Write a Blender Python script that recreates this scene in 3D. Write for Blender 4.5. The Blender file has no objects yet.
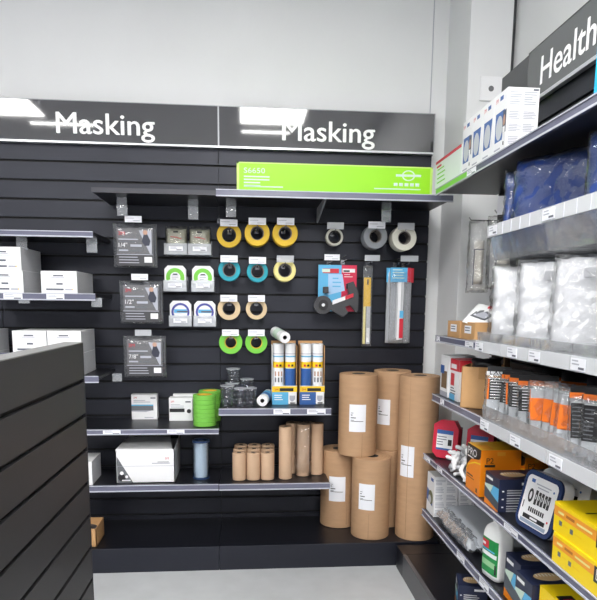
import bpy, math, random
from mathutils import Vector, Matrix
random.seed(7)
SC = bpy.context.scene
COL = SC.collection
PI = math.pi

# ------------------------------------------------------------------ materials
MATS = {}
def lin(c):
    c = c/255.0
    return c/12.92 if c <= .04045 else ((c+.055)/1.055)**2.4
def M(name, rgb, rough=.5, metal=0, bump=0, bscale=40, var=0, vscale=12, spec=.5, clear=None, coat=0, emit=None, stretch=None):
    if name in MATS: return MATS[name]
    m = bpy.data.materials.new(name); m.use_nodes = True
    nt = m.node_tree; n = nt.nodes; l = nt.links
    b = n['Principled BSDF']; out = n['Material Output']
    col = tuple(lin(v) for v in rgb)+(1,)
    b.inputs['Base Color'].default_value = col
    b.inputs['Roughness'].default_value = rough
    b.inputs['Metallic'].default_value = metal
    b.inputs['Specular IOR Level'].default_value = spec
    b.inputs['Coat Weight'].default_value = coat
    tc = n.new('ShaderNodeTexCoord'); mp = n.new('ShaderNodeMapping')
    l.new(tc.outputs['Object'], mp.inputs['Vector'])
    if stretch: mp.inputs['Scale'].default_value = stretch
    if var:
        nz = n.new('ShaderNodeTexNoise'); nz.inputs['Scale'].default_value = vscale; nz.inputs['Detail'].default_value = 5
        l.new(mp.outputs[0], nz.inputs['Vector'])
        hs = n.new('ShaderNodeHueSaturation'); hs.inputs['Color'].default_value = col
        mr = n.new('ShaderNodeMapRange'); mr.inputs['From Min'].default_value = .3; mr.inputs['From Max'].default_value = .7
        mr.inputs['To Min'].default_value = 1-var; mr.inputs['To Max'].default_value = 1+var
        l.new(nz.outputs['Fac'], mr.inputs['Value']); l.new(mr.outputs[0], hs.inputs['Value'])
        l.new(hs.outputs[0], b.inputs['Base Color'])
    if bump:
        n2 = n.new('ShaderNodeTexNoise'); n2.inputs['Scale'].default_value = bscale; n2.inputs['Detail'].default_value = 4
        l.new(mp.outputs[0], n2.inputs['Vector'])
        bp = n.new('ShaderNodeBump'); bp.inputs['Strength'].default_value = bump; bp.inputs['Distance'].default_value = .01
        l.new(n2.outputs['Fac'], bp.inputs['Height']); l.new(bp.outputs[0], b.inputs['Normal'])
    if emit:
        b.inputs['Emission Color'].default_value = col; b.inputs['Emission Strength'].default_value = emit
    if clear is not None:
        tr = n.new('ShaderNodeBsdfTransparent'); mx = n.new('ShaderNodeMixShader'); mx.inputs[0].default_value = clear
        l.new(tr.outputs[0], mx.inputs[1]); l.new(b.outputs[0], mx.inputs[2]); l.new(mx.outputs[0], out.inputs['Surface'])
    MATS[name] = m
    return m

WALL = M('painted_wall', (226,227,229), .6, bump=.05, bscale=120, var=.015, vscale=3)
CEIL = M('ceiling_tile', (225,225,225), .8, var=.02)
FLOOR = M('vinyl_floor', (188,190,193), .38, var=.05, vscale=9, bump=.02, bscale=60)
REAR = M('rear_wall_paint', (176,177,182), .7, var=.03)
BLACK = M('black_laminate', (17,19,29), .43, spec=.6, var=.06, vscale=60, stretch=(1,1,6), bump=.03, bscale=300)
GROOVE = M('groove_black', (10,10,12), .7)
GONDOLA = M('gondola_laminate', (42,42,44), .45, var=.07, vscale=60, stretch=(1,1,6), bump=.03, bscale=300)
SHELFB = M('shelf_black_steel', (21,22,29), .36, var=.05, vscale=8)
DARKSH = M('shelf_underside', (62,62,70), .5, var=.03)
BLACK.node_tree.nodes['Principled BSDF'].inputs['Specular Tint'].default_value=(.86,.88,1,1)
SIGNF = M('sign_acrylic', (62,62,67), .05, spec=1.0, coat=.8)
SIGNG = M('sign_grey_acrylic', (96,98,100), .18, spec=.5)
LETTER = M('sign_letter_white', (250,250,252), .4)
TRIM = M('sign_trim', (160,161,168), .4, metal=.3)
ALU = M('aluminium_trim', (205,207,212), .3, metal=.6)
RAIL = M('price_rail_plastic', (104,105,126), .22, spec=.7)
RAILD = M('price_rail_dark', (70,72,92), .2, spec=.7)
RAILE = M('price_rail_edge', (190,192,205), .25)
TICKET = M('paper_ticket', (238,239,246), .5)
INK = M('ink_grey', (95,98,112), .6)
INKL = M('ink_light', (176,178,190), .6)
INKB = M('ink_black', (28,28,32), .5)
WIRE = M('hook_wire', (150,150,155), .25, metal=1)
CLEAR = M('clear_plastic', (225,230,238), .12, clear=.2, bump=.3, bscale=35)
CLEARM = M('milky_plastic', (226,231,240), .25, clear=.62, bump=.15, bscale=15)
CLEARH = M('frosted_bin_plastic', (232,236,243), .3, clear=.82)
BAGCLR = M('clear_bag_film', (240,243,248), .12, clear=.1, bump=.9, bscale=45, spec=1.0)
GLASS = M('clear_cup_plastic', (170,175,185), .06, clear=.13, bump=.8, bscale=60)
WHITE = M('white_card', (238,238,241), .5, var=.01)
WHITEG = M('white_gloss_card', (240,241,244), .28)
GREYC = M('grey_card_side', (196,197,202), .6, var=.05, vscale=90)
KRAFT = M('kraft_paper', (184,147,113), .65, var=.05, vscale=14, stretch=(1,1,4))
KRAFTL = M('kraft_paper_light', (205,172,143), .65, var=.04, vscale=20)
KRAFTD = M('kraft_roll_end', (150,116,86), .8, var=.15, vscale=60)
CARTON = M('corrugated_carton', (196,152,104), .7, var=.05, vscale=20)
CARTOND = M('carton_inside', (150,110,72), .8)
LIME = M('lime_box_print', (150,222,22), .4)
LIMEE = M('lime_box_edge', (196,232,120), .45)
RED = M('red_print', (205,45,62), .4)
YEL = M('yellow_print', (243,202,34), .4)
YELB = M('yellow_box_card', (247,214,24), .35)
BLUE = M('blue_print', (52,96,165), .4)
LBLUE = M('light_blue_print', (92,178,224), .4)
NAVY = M('navy_card', (38,44,70), .3)
ORANGE = M('orange_card', (240,136,22), .35)
ORBAND = M('orange_print_band', (240,160,52), .4)
ORG2 = M('orange_glove', (243,122,30), .6, bump=.3, bscale=60)
BLK2 = M('black_print', (32,32,36), .4)
GRYP = M('grey_print', (105,108,114), .5)
TYEL = M('tape_yellow', (224,184,42), .55)
TTEAL = M('tape_teal', (24,158,178), .5)
TCREAM = M('tape_cream', (238,226,148), .55)
TTAN = M('tape_tan', (221,196,158), .6)
TGREEN = M('tape_green', (122,206,70), .5)
TGREENS = M('tape_green_edge', (118,190,74), .45)
TGREY = M('tape_grey', (136,140,146), .5)
TWHITE = M('tape_offwhite', (214,212,200), .6)
CORE = M('cardboard_core', (128,122,118), .8, var=.1, vscale=80)
COREY = M('core_yellow', (220,180,60), .7)
CORED = M('core_dark', (70,66,64), .8)
REDP = M('red_case_plastic', (206,38,66), .35)
PURP = M('purple_print', (150,60,160), .4)
BLUEBAG = M('blue_fabric_pack', (30,64,138), .28, bump=.5, bscale=14, spec=.8, var=.12, vscale=9, coat=.5)
WHBAG = M('white_garment', (240,241,246), .45, bump=.7, bscale=16)
SILV = M('silver_pack', (190,195,204), .35, bump=.15, bscale=14)
BOTTLE = M('white_bottle_plastic', (240,241,242), .3)
GREENL = M('green_label', (24,140,70), .4)
PALEG = M('pale_green_print', (205,226,212), .5)
TAN = M('tan_oval', (222,188,140), .5)
TOOL = M('tool_dark_plastic', (62,62,66), .45)
CYAN = M('cyan_card', (40,180,232), .4)
GLOVEG = M('glove_grey_knit', (206,210,216), .6, bump=.4, bscale=80)
FILMB = M('blue_film_tube', (86,120,160), .15, clear=.55)
SKINP = M('photo_skin', (190,150,130), .6)
MASKG = M('mask_picture_grey', (196,200,206), .5)

def film(name, rgb, diff, gloss, rough=.08, bump=.5, bscale=40, tint=(1,1,1)):
    m=bpy.data.materials.new(name); m.use_nodes=True; nt=m.node_tree; n=nt.nodes; l=nt.links; n.remove(n['Principled BSDF']); out=n['Material Output']
    c=tuple(lin(v) for v in rgb)+(1,)
    tr=n.new('ShaderNodeBsdfTransparent'); tr.inputs[0].default_value=tuple(tint)+(1,)
    df=n.new('ShaderNodeBsdfDiffuse'); df.inputs[0].default_value=c
    gl=n.new('ShaderNodeBsdfGlossy'); gl.inputs['Roughness'].default_value=rough
    tc=n.new('ShaderNodeTexCoord'); nz=n.new('ShaderNodeTexNoise'); nz.inputs['Scale'].default_value=bscale; nz.inputs['Detail'].default_value=3
    bp=n.new('ShaderNodeBump'); bp.inputs['Strength'].default_value=bump; bp.inputs['Distance'].default_value=.01
    l.new(tc.outputs['Object'],nz.inputs['Vector']); l.new(nz.outputs['Fac'],bp.inputs['Height']); l.new(bp.outputs[0],gl.inputs['Normal'])
    a=n.new('ShaderNodeMixShader'); a.inputs[0].default_value=diff; l.new(tr.outputs[0],a.inputs[1]); l.new(df.outputs[0],a.inputs[2])
    lw=n.new('ShaderNodeLayerWeight'); lw.inputs['Blend'].default_value=.25
    mr=n.new('ShaderNodeMapRange'); mr.inputs['To Min'].default_value=gloss; mr.inputs['To Max'].default_value=min(1,gloss+.5); l.new(lw.outputs['Fresnel'],mr.inputs['Value'])
    b=n.new('ShaderNodeMixShader'); l.new(mr.outputs[0],b.inputs[0]); l.new(a.outputs[0],b.inputs[1]); l.new(gl.outputs[0],b.inputs[2]); l.new(b.outputs[0],out.inputs['Surface'])
    MATS[name]=m; return m
CLEAR=film('clear_pack_film',(225,230,238),.08,.07,.1,.3,30)
BAGCLR=film('crinkled_bag_film',(240,243,248),.03,.10,.08,1.0,30)
GLASS=film('crimped_cup_film',(200,205,212),.0,.05,.06,1.0,55,(.88,.89,.92))
FILMB=film('blue_film_sleeve',(70,110,160),.03,.05,.06,.1,10,(.90,.95,.99))
CLEARH=film('frosted_bin_plastic',(244,246,252),.62,.05,.25,.2,12)
BINC=film('clear_bin_plastic',(238,241,247),.16,.10,.12,.4,12)
PACKFILM=film('silver_pack_film',(225,230,238),.45,.08,.2,1.0,25)
CLEARTAB=film('clear_tab_film',(225,230,238),.22,.10,.1,.3,30)
CLEARM=film('milky_pocket_plastic',(232,236,243),.42,.08,.15,.2,15)
# ------------------------------------------------------------------ mesh builder
_font = {}
def glyphs(s):
    if s not in _font:
        cu = bpy.data.curves.new('txt', 'FONT'); cu.body = s; cu.size = 1; cu.fill_mode = 'FRONT'; cu.resolution_u = 4
        cu.offset = 0
        ob = bpy.data.objects.new('txt', cu); COL.objects.link(ob)
        dg = bpy.context.evaluated_depsgraph_get(); me = bpy.data.meshes.new_from_object(ob.evaluated_get(dg))
        vs = [v.co.copy() for v in me.vertices]; fs = [tuple(p.vertices) for p in me.polygons]
        bpy.data.objects.remove(ob); bpy.data.meshes.remove(me)
        x0 = min(v.x for v in vs); x1 = max(v.x for v in vs)
        _font[s] = (vs, fs, x0, x1)
    return _font[s]

class MB:
    def __init__(s): s.v=[]; s.f=[]; s.m=[]; s.s=[]; s.mats=[]; s.T=None
    def mi(s, m):
        if m not in s.mats: s.mats.append(m)
        return s.mats.index(m)
    def add(s, vs, fs, m, smooth=False):
        o = len(s.v); i = s.mi(m)
        for v in vs:
            v = Vector(v)
            s.v.append(s.T @ v if s.T else v)
        for f in fs:
            s.f.append(tuple(o+k for k in f)); s.m.append(i); s.s.append(smooth)
        return s
    def box(s, x0,x1,y0,y1,z0,z1,m):
        vs = [(x,y,z) for z in (z0,z1) for y in (y0,y1) for x in (x0,x1)]
        return s.add(vs, [(0,2,3,1),(4,5,7,6),(0,1,5,4),(2,6,7,3),(0,4,6,2),(1,3,7,5)], m)
    def rev(s, prof, m, c=(0,0,0), axis='Z', n=32, smooth=True, mats=None):
        # prof: list of (r, h); revolve; separate vertices for each band for crisp edges
        for k in range(len(prof)-1):
            (r0,h0),(r1,h1) = prof[k], prof[k+1]; vs=[]
            for (r,h) in ((r0,h0),(r1,h1)):
                for i in range(n):
                    a = 2*PI*i/n; p = (r*math.cos(a), r*math.sin(a), h)
                    if axis=='Y': p = (p[0], h, -p[1])
                    if axis=='X': p = (h, p[0], p[1])
                    vs.append((p[0]+c[0],p[1]+c[1],p[2]+c[2]))
            fs=[(i,(i+1)%n,n+(i+1)%n,n+i) for i in range(n)]
            s.add(vs, fs, mats[k] if mats else m, smooth)
        return s
    def cyl(s, r, z0, z1, m, c=(0,0,0), axis='Z', n=28, cap=None):
        return s.rev([(0.0002,z0),(r,z0),(r,z1),(0.0002,z1)], m, c, axis, n, True, [cap or m, m, cap or m])
    def ring(s, ro, ri, z0, z1, m, c=(0,0,0), axis='Z', inner=None, n=36):
        return s.rev([(ri,z0),(ro,z0),(ro,z1),(ri,z1),(ri,z0)], m, c, axis, n, True, [m,m,m,inner or m])
    def prism(s, pts, d0, d1, m, plane='XZ', side=None):
        n=len(pts)
        def P(u,w,d): return {'XZ':(u,d,w),'XY':(u,w,d),'YZ':(d,u,w)}[plane]
        vs=[P(u,w,d0) for u,w in pts]+[P(u,w,d1) for u,w in pts]
        s.add(vs,[tuple(range(n)),tuple(range(2*n-1,n-1,-1))],m)
        s.add(vs,[(i,(i+1)%n,n+(i+1)%n,n+i) for i in range(n)],side or m)
        return s
    def tube(s, path, r, m, n=8):
        path=[Vector(p) for p in path]; vs=[]; fs=[]
        for k,p in enumerate(path):
            t=(path[min(k+1,len(path)-1)]-path[max(k-1,0)]).normalized()
            a=t.orthogonal().normalized() if abs(t.z)>.99 else t.cross(Vector((0,0,1))).normalized(); b=t.cross(a)
            for i in range(n):
                q=2*PI*i/n; vs.append(p+a*r*math.cos(q)+b*r*math.sin(q))
        for k in range(len(path)-1):
            for i in range(n): fs.append((k*n+i,k*n+(i+1)%n,(k+1)*n+(i+1)%n,(k+1)*n+i))
        fs.append(tuple(range(n))); fs.append(tuple(range(len(vs)-n,len(vs))))
        return s.add(vs,fs,m,True)
    def pillow(s, w, h, t, m, c=(0,0,0), crumple=.004, nx=14, ny=14, corner=0, seed=1, plane='XZ', pw=4):
        # puffed bag standing in the XZ plane, thickness along Y
        rnd=random.Random(seed); vs=[]; fs=[]
        for side in (-1,1):
            for j in range(ny+1):
                for i in range(nx+1):
                    u=2*i/nx-1; v=2*j/ny-1
                    e=max(0,(1-abs(u)**pw))*max(0,(1-abs(v)**pw))
                    d=side*(t/2*e**.6+.0006)+ (rnd.uniform(-1,1)*crumple if 0<i<nx and 0<j<ny else 0)
                    x=u*w/2*(1-.05*(abs(v)**2)*abs(corner)) + rnd.uniform(-1,1)*crumple*.5; z=v*h/2+rnd.uniform(-1,1)*crumple*.5
                    if i in (0,nx) or j in (0,ny): d=side*.0006
                    p=(x,d,z) if plane=='XZ' else (x,z,d)
                    vs.append((p[0]+c[0],p[1]+c[1],p[2]+c[2]))
        N=(nx+1)*(ny+1)
        for j in range(ny):
            for i in range(nx):
                a=j*(nx+1)+i; q=(a,a+1,a+nx+2,a+nx+1)
                fs.append(q); fs.append(tuple(N+k for k in reversed(q)))
        bd=[i for i in range(nx+1)]+[(j*(nx+1)+nx) for j in range(1,ny+1)]+[ny*(nx+1)+i for i in range(nx-1,-1,-1)]+[j*(nx+1) for j in range(ny-1,0,-1)]
        for k in range(len(bd)):
            a,b=bd[k],bd[(k+1)%len(bd)]; fs.append((a,N+a,N+b,b))
        return s.add(vs,fs,m,True)
    def build(s, name, parent=None, bevel=0):
        me = bpy.data.meshes.new(name); me.from_pydata([tuple(v) for v in s.v],[],s.f)
        for m in s.mats: me.materials.append(m)
        me.polygons.foreach_set('material_index', s.m); me.polygons.foreach_set('use_smooth', s.s)
        me.update()
        o = bpy.data.objects.new(name, me); COL.objects.link(o)
        if parent: o.parent = parent
        if bevel:
            b=o.modifiers.new('bev','BEVEL'); b.width=bevel; b.segments=2; b.limit_method='ANGLE'; b.angle_limit=math.radians(50)
        return o

class Face:
    """printed matter laid on a flat face: o origin, xd / yd unit directions, w h size"""
    def __init__(s, mb, o, xd, yd): s.mb=mb; s.o=Vector(o); s.x=Vector(xd); s.y=Vector(yd); s.n=s.x.cross(s.y)
    def P(s,u,v,l=.0005): return s.o+s.x*u+s.y*v+s.n*l
    def rect(s,u0,v0,u1,v1,m,l=.0005): s.mb.add([s.P(u0,v0,l),s.P(u1,v0,l),s.P(u1,v1,l),s.P(u0,v1,l)],[(0,1,2,3)],m); return s
    def poly(s,pts,m,l=.0005): s.mb.add([s.P(u,v,l) for u,v in pts],[tuple(range(len(pts)))],m); return s
    def disc(s,u,v,r,m,l=.0005,n=24,ry=None,a0=0,a1=2*PI,ri=0):
        ry=ry or r; full=abs(a1-a0)>6.28
        if ri:
            vs=[]; k=n+1
            for i in range(k):
                a=a0+(a1-a0)*i/n; vs+= [s.P(u+r*math.cos(a),v+ry*math.sin(a),l), s.P(u+ri*math.cos(a),v+ri*ry/r*math.sin(a),l)]
            s.mb.add(vs,[(2*i+1,2*i,2*i+2,2*i+3) for i in range(n)],m)
        else:
            s.mb.add([s.P(u+r*math.cos(a0+(a1-a0)*i/n),v+ry*math.sin(a0+(a1-a0)*i/n),l) for i in range(n)],[tuple(range(n))],m)
        return s
    def text(s,t,u,v,size,m,l=.0008,align='l',width=None):
        vs,fs,x0,x1=glyphs(t); sc=size/.7; sx=sc
        if width: sx=width/(x1-x0)
        w=(x1-x0)*sx; du=u-(w/2 if align=='c' else w if align=='r' else 0)
        s.mb.add([s.P(du+(p.x-x0)*sx, v+p.y*sc, l) for p in vs], fs, m); return s
    def bold(s,t,u,v,size,m,width):
        for k,(du,dv) in enumerate(((0,0),(.0022,0),(-.0022,0),(0,.0015),(0,-.0015))): s.text(t,u+du,v+dv,size,m,l=.0015+k*.0001,width=width)
        return s
    def lines(s,u0,v1,w,n,pitch,h,m,seed=0,l=.0005):
        r=random.Random(seed)
        for i in range(n):
            ww=w*r.uniform(.6,1); s.rect(u0,v1-i*pitch-h,u0+ww,v1-i*pitch,m,l)
        return s

def thing(name,label,cat,loc=(0,0,0),rz=0,group=None,rot=None):
    o=bpy.data.objects.new(name,None); COL.objects.link(o); o.location=loc
    o.rotation_euler = rot if rot else (0,0,rz); o.empty_display_size=.05
    o['label']=label; o['category']=cat
    if group: o['group']=group
    return o
def tag(o,label,cat,group=None,loc=None,rz=None,rot=None):
    o['label']=label; o['category']=cat
    if group: o['group']=group
    if loc: o.location=loc
    if rz is not None: o.rotation_euler=(0,0,rz)
    if rot: o.rotation_euler=rot
    return o
def struct(name,mb,bevel=0):
    o=mb.build(name,bevel=bevel); o['kind']='structure'; return o

def dup(src,loc,label,rz=None,rot=None,group=None):
    r=src.copy(); COL.objects.link(r); r.location=loc; r['label']=label
    if rz is not None: r.rotation_euler=(0,0,rz)
    if rot: r.rotation_euler=rot
    if group: r['group']=group
    for ch in list(src.children):
        c=ch.copy(); COL.objects.link(c); c.parent=r
        for g in list(ch.children):
            d=g.copy(); COL.objects.link(d); d.parent=c
    return r

# ------------------------------------------------------------------ camera
CAM=Vector((.1432,-3.5656,1.4057)); yaw,pitch,roll=.0868,.1518,.0100
F=Vector((math.sin(yaw)*math.cos(pitch),math.cos(yaw)*math.cos(pitch),-math.sin(pitch)))
R=Vector((math.cos(yaw),-math.sin(yaw),0)); U=R.cross(F)
R2=math.cos(roll)*R+math.sin(roll)*U; U2=-math.sin(roll)*R+math.cos(roll)*U
cd=bpy.data.cameras.new('camera'); cam=bpy.data.objects.new('camera',cd); COL.objects.link(cam)
cam.matrix_world=Matrix(((R2.x,U2.x,-F.x,CAM.x),(R2.y,U2.y,-F.y,CAM.y),(R2.z,U2.z,-F.z,CAM.z),(0,0,0,1)))
cd.sensor_fit='HORIZONTAL'; cd.sensor_width=36; cd.lens=613.08/597*36; cd.shift_y=98/597; cd.shift_x=0
SC.camera=cam

# ------------------------------------------------------------------ room shell
H=3.3
struct('floor', MB().box(-5,1.75,-8,.2,-.05,0,FLOOR))
struct('ceiling', MB().box(-5,1.75,-8,.25,H,H+.05,CEIL))
b=MB().box(-5,1.19,.05,.15,0,H,WALL); b.box(1.196,1.9,.05,.15,0,H,WALL); b.box(1.18,1.2,.056,.1,0,H,INKL); struct('wall_back', b)
struct('wall_right', MB().box(1.53,1.65,-8,.05,0,H,WALL))
struct('wall_left', MB().box(-5.1,-5,-8,.2,0,H,REAR))
b=MB().box(-5,1.75,-8.1,-8,0,H,REAR)
struct('wall_rear', b)
# boxed column in the corner between the two shelf runs
struct('trim_1', MB().box(1.282,1.505,-.3,.05,0,H,WALL), bevel=.003)
struct('gap_shade', MB().box(1.505,1.53,-.27,.05,0,H,M('corner_gap_shade',(70,72,74),.8)))  # dark strip paints the shadow in the gap between column and right wall

t=thing('wall_plate','square white blank wall plate with a round dark cable hole, high on the corner column','wall plate',(1.404,-.3,2.51))
MB().box(-.058,.058,-.008,0,-.06,.06,WHITE).build('plate',t,.003)
MB().cyl(.014,-.0095,-.008,M('cable_hole',(110,110,114),.6),axis='Y').build('cable_hole',t)

# ------------------------------------------------------------------ back wall slat panels, bases, header signs
P0=2.1555; PP=.0997
def slat_mesh(w, zt, z0, mat, zg0, thick=.016):
    b=MB(); b.box(0,w,.011,thick+.01,z0,zt,GROOVE)
    zs=[zt]; k=0; z=zg0
    while z>z0+.02: zs.append(z); z-=PP
    zs.append(z0)
    for a,c in zip(zs[:-1],zs[1:]):
        top=a-(.006 if a!=zt else 0); bot=c+(.006 if c!=z0 else 0)
        b.box(0,w,0,.0115,bot,top,mat)
    return b
for i,(x,lab) in enumerate(((-1.2,'black slatted wall panel under the left Masking sign'),(0,'black slatted wall panel holding the tape rolls under the right Masking sign'))):
    t=thing('slatwall_bay',lab,'slatwall',(x,0,0),group='slatwall bays along the back wall')
    slat_mesh(1.197,2.25,.13,BLACK,P0).build('slat_panel',t)
    MB().box(0,1.2,.027,.045,0,2.46,GROOVE).build('back_frame',t)
    b=MB().box(0.001,1.199,-.43,.0,.115,.132,SHELFB)
    b.build('base_deck',t,.002)
    MB().box(.001,1.199,-.45,-.43,0,.1325,BLACK).build('kick_plate',t,.002)
t=thing('slatwall_bay','black slatted wall panel at the far left edge of the view','slatwall',(-2.4,0,0),group='slatwall bays along the back wall')
slat_mesh(1.197,2.25,.13,BLACK,P0).build('slat_panel',t)
MB().box(0,1.2,.027,.045,0,2.46,GROOVE).build('back_frame',t)
MB().box(0.001,1.199,-.43,0,.115,.132,SHELFB).build('base_deck',t)
MB().box(.001,1.199,-.45,-.43,0,.1325,BLACK).build('kick_plate',t)

for x,lab,tx,wd in ((-1.2,'glossy black header sign lettered in white, left of the upright joint',.346,.512),(0,'glossy black header sign lettered in white, above the tape rolls',.348,.512)):
    t=thing('header_sign',lab,'sign',(x,-.03,2.25),group='header signs over the back slatwall')
    MB().box(0.004,1.196,0,.02,.004,.208,SIGNF).build('sign_panel',t)
    b=MB(); Face(b,(0,0,0),(1,0,0),(0,0,1)).bold('Masking',tx,.045,.107,LETTER,wd); b.build('lettering',t)
    MB().box(0,1.2,-.006,.03,-.006,.004,ALU).build('bottom_trim',t)
    MB().box(0,1.2,-.002,.03,.208,.211,TRIM).build('top_trim',t)
    MB().box(0,.004,-.004,.03,.004,.208,TRIM).build('side_trim',t); MB().box(1.196,1.2,-.004,.03,.004,.208,TRIM).build('side_trim',t)

# ------------------------------------------------------------------ shelves
def ticket_mesh(w=.09,h=.026):
    b=MB().box(0,w,-.0015,0,0,h,TICKET); f=Face(b,(0,-.0015,0),(1,0,0),(0,0,1))
    f.lines(.008,h*.85,w*.6,2,h*.28,h*.12,INKL,3); f.rect(w*.55,h*.12,w*.93,h*.3,INK); return b
def shelf(x0,x1,z,depth,label,tickets=(),clear_rail=True,brackets=(),rail_h=.028,tabs=(),right=False):
    w=x1-x0
    t=thing('wall_shelf',label,'shelf',(1.359,-x0,z) if right else (x0,0,z),-PI/2 if right else 0,group='shelves on the right-hand run' if right else 'shelves on the back slatwall')
    MB().box(.001,w-.001,-depth+.004,-.001,-.02,0,SHELFB).build('shelf_board',t,.002)
    b=MB().box(0,w,-depth-.003,-depth+.004,-rail_h,.001,RAIL if clear_rail else DARKSH)
    if clear_rail: b.box(0,w,-depth-.006,-depth-.003,-rail_h,-rail_h+.006,RAILE); b.box(0,w,-depth-.006,-depth-.003,-.003,.001,RAILE)
    r=b.build('price_rail' if clear_rail else 'front_lip',t)
    for k,(tx,tw) in enumerate(tickets):
        m=ticket_mesh(tw,rail_h-.006).build('price_ticket',r); m.location=(tx-x0,-depth-.0035,-rail_h+.003)
    for bx in brackets:
        MB().prism([(-.0,-.02),(-depth*.9,-.02),(-depth*.9,-.035),(0,-.1)],bx-x0-.004,bx-x0+.004,ALU,'YZ').build('bracket',t)
    for tx,ty,th in tabs:
        MB().box(tx-x0-.026,tx-x0+.026,ty,ty+.003,-.02-th,-.02,CLEARTAB).build('clear_tab',t)
    return t
shelf(-.6,0,1.955,.4,'plain black upper shelf above the sander packs, left of the sign joint',clear_rail=False,rail_h=.022,tabs=((-.485,-.25,.09),(-.125,-.25,.1)))
shelf(0,1.2,1.962,.4,'long upper shelf carrying the long lime green box',clear_rail=True,rail_h=.034,tabs=((.07,-.25,.09),(.89,-.25,.1)),brackets=(.55,))
shelf(-1.2,-.6,1.747,.4,'empty topmost shelf with a grey price rail at the far left',brackets=(),tabs=((-.965,-.33,.07),(-.625,-.33,.075)))
shelf(-1.2,-.6,1.447,.4,'left shelf holding the three upper white cartons',tickets=((-1.04,.09),(-.835,.085)),rail_h=.034,tabs=((-.945,-.4,.03),(-.6,-.38,.045)))
shelf(-1.2,-.6,1.035,.4,'lowest short left shelf, partly behind the slatted end panel',rail_h=.034,tabs=((-.57,-.1,.045),))
shelf(-1.2,0,.748,.35,'wide middle shelf with white boxes and the stacks of green tape',tickets=((-.6,.09),(-.27,.09)))
shelf(-1.2,-.005,.445,.35,'wide lower shelf with the open white carton and the blue canister',rail_h=.034)
shelf(0,.6,.855,.345,'short shelf carrying the film cartons and clear cups',tickets=((.29,.09),(.47,.1)),rail_h=.036)
shelf(0,.6,.445,.355,'short lower shelf carrying the small kraft paper rolls',rail_h=.034)

# ------------------------------------------------------------------ items on the back shelves
def carton(name,label,cat,loc,size,mat,deco=None,rz=0,group=None,side=None,top=None,bev=.0015,part='carton_body',rot=None):
    w,d,h=size; t=thing(name,label,cat,loc,rz,group,rot)
    b=MB(); b.box(-w/2,w/2,-d/2,d/2,0,h,mat)
    if side:
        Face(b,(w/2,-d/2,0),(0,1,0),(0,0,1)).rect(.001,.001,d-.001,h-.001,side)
    if top: Face(b,(-w/2,-d/2,h),(1,0,0),(0,1,0)).rect(.001,.001,w-.001,d-.001,top)
    b.build(part,t)
    if deco:
        p=MB(); deco(Face(p,(-w/2,-d/2,0),(1,0,0),(0,0,1)),Face(p,(-w/2,d/2,0),(0,-1,0),(0,0,1)),Face(p,(-w/2,-d/2,h),(1,0,0),(0,1,0)),w,d,h)
        p.build('print',t)
    return t

def d_lime(f,l,tp,w,d,h):
    f.rect(0,0,.012,h,LIMEE); f.rect(w-.012,0,w,h,LIMEE); f.rect(0,h-.006,w,h,LIMEE)
    f.text('S6650',.035,h*.62,.025,PALEG,width=.105)
    f.lines(.035,h*.52,.13,4,.0145,.006,PALEG,2); f.rect(.035,h*.13,.23,h*.17,PALEG)
    f.disc(w-.125,h*.68,.034,PALEG,ry=.026,ri=.027); f.rect(w-.19,h*.64,w-.06,h*.72,PALEG,.0008)
    for i in range(5): f.rect(w-.2+i*.028,h*.3,w-.18+i*.028,h*.41,PALEG)
    f.rect(w-.3,h*.17,w-.06,h*.21,PALEG)
carton('masking_box','long lime green box lying on the top shelf below the sign','box',(.598,-.31,1.963),(.992,.14,.136),LIME,d_lime,rz=0)

def d_wc(f,l,tp,w,d,h):
    f.rect(w*.34,h*.76,w*.62,h*.82,INK); f.rect(w*.28,h*.70,w*.66,h*.73,INKL); f.rect(w*.2,h*.62,w*.74,h*.635,INKL)
    f.rect(w*.42,h*.38,w*.60,h*.46,INK); f.rect(w*.13,h*.13,w*.62,h*.21,INK); f.rect(w*.66,h*.13,w*.86,h*.2,INKL); f.rect(w*.85,h*.14,w*.88,h*.2,YEL)
G='white cartons on the short left shelves'
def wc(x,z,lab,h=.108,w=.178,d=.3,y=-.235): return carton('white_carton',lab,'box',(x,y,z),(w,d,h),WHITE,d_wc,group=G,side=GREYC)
wc(-.774,1.448,'single white carton at the right of the upper left shelf',w=.172,d=.32)
wc(-1.038,1.448,'lower white carton of the stacked pair on the upper left shelf')
wc(-1.043,1.557,'upper white carton of the stacked pair on the upper left shelf',h=.112)
for x,l in ((-1.225,'edge'),(-.938,'middle'),(-.768,'right')):
    for z,hh,m in ((1.036,.112,'lower'),(1.149,.112,'top')):
        wc(x,z,f'{m} white carton in the {l} pile behind the slatted end panel',h=hh,w=.165,d=.28)

# 3M boxes on middle shelf
def d_3m1(f,l,tp,w,d,h):
    f.text('3M',.012,h*.84,.011,RED); f.rect(w*.75,h*.84,w*.95,h*.89,INK); f.lines(.012,h*.78,w*.7,2,.009,.004,INKL,1)
    f.rect(.0,h*.55,w*.86,h*.6,LBLUE); f.rect(0,h*.36,w*.86,h*.55,GRYP); f.poly([(w*.0,h*.36),(w*.8,h*.36),(w*.55,h*.30),(0,h*.32)],INKL)
    f.rect(w*.5,h*.06,w*.85,h*.09,INKL)
carton('sanding_disc_box','square white box with a blue and grey band, alone on the middle shelf','box',(-.432,-.035,.748),(.142,.06,.142),WHITE,d_3m1)
def d_3m2(f,l,tp,w,d,h):
    f.text('3M',.01,h*.8,.011,RED); f.rect(w*.7,h*.8,w*.93,h*.86,INK); f.lines(.01,h*.72,w*.6,3,.008,.003,INKL,1)
    f.rect(w*.02,h*.38,w*.66,h*.54,BLK2); f.disc(w*.85,h*.42,.012,BLK2)
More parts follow.
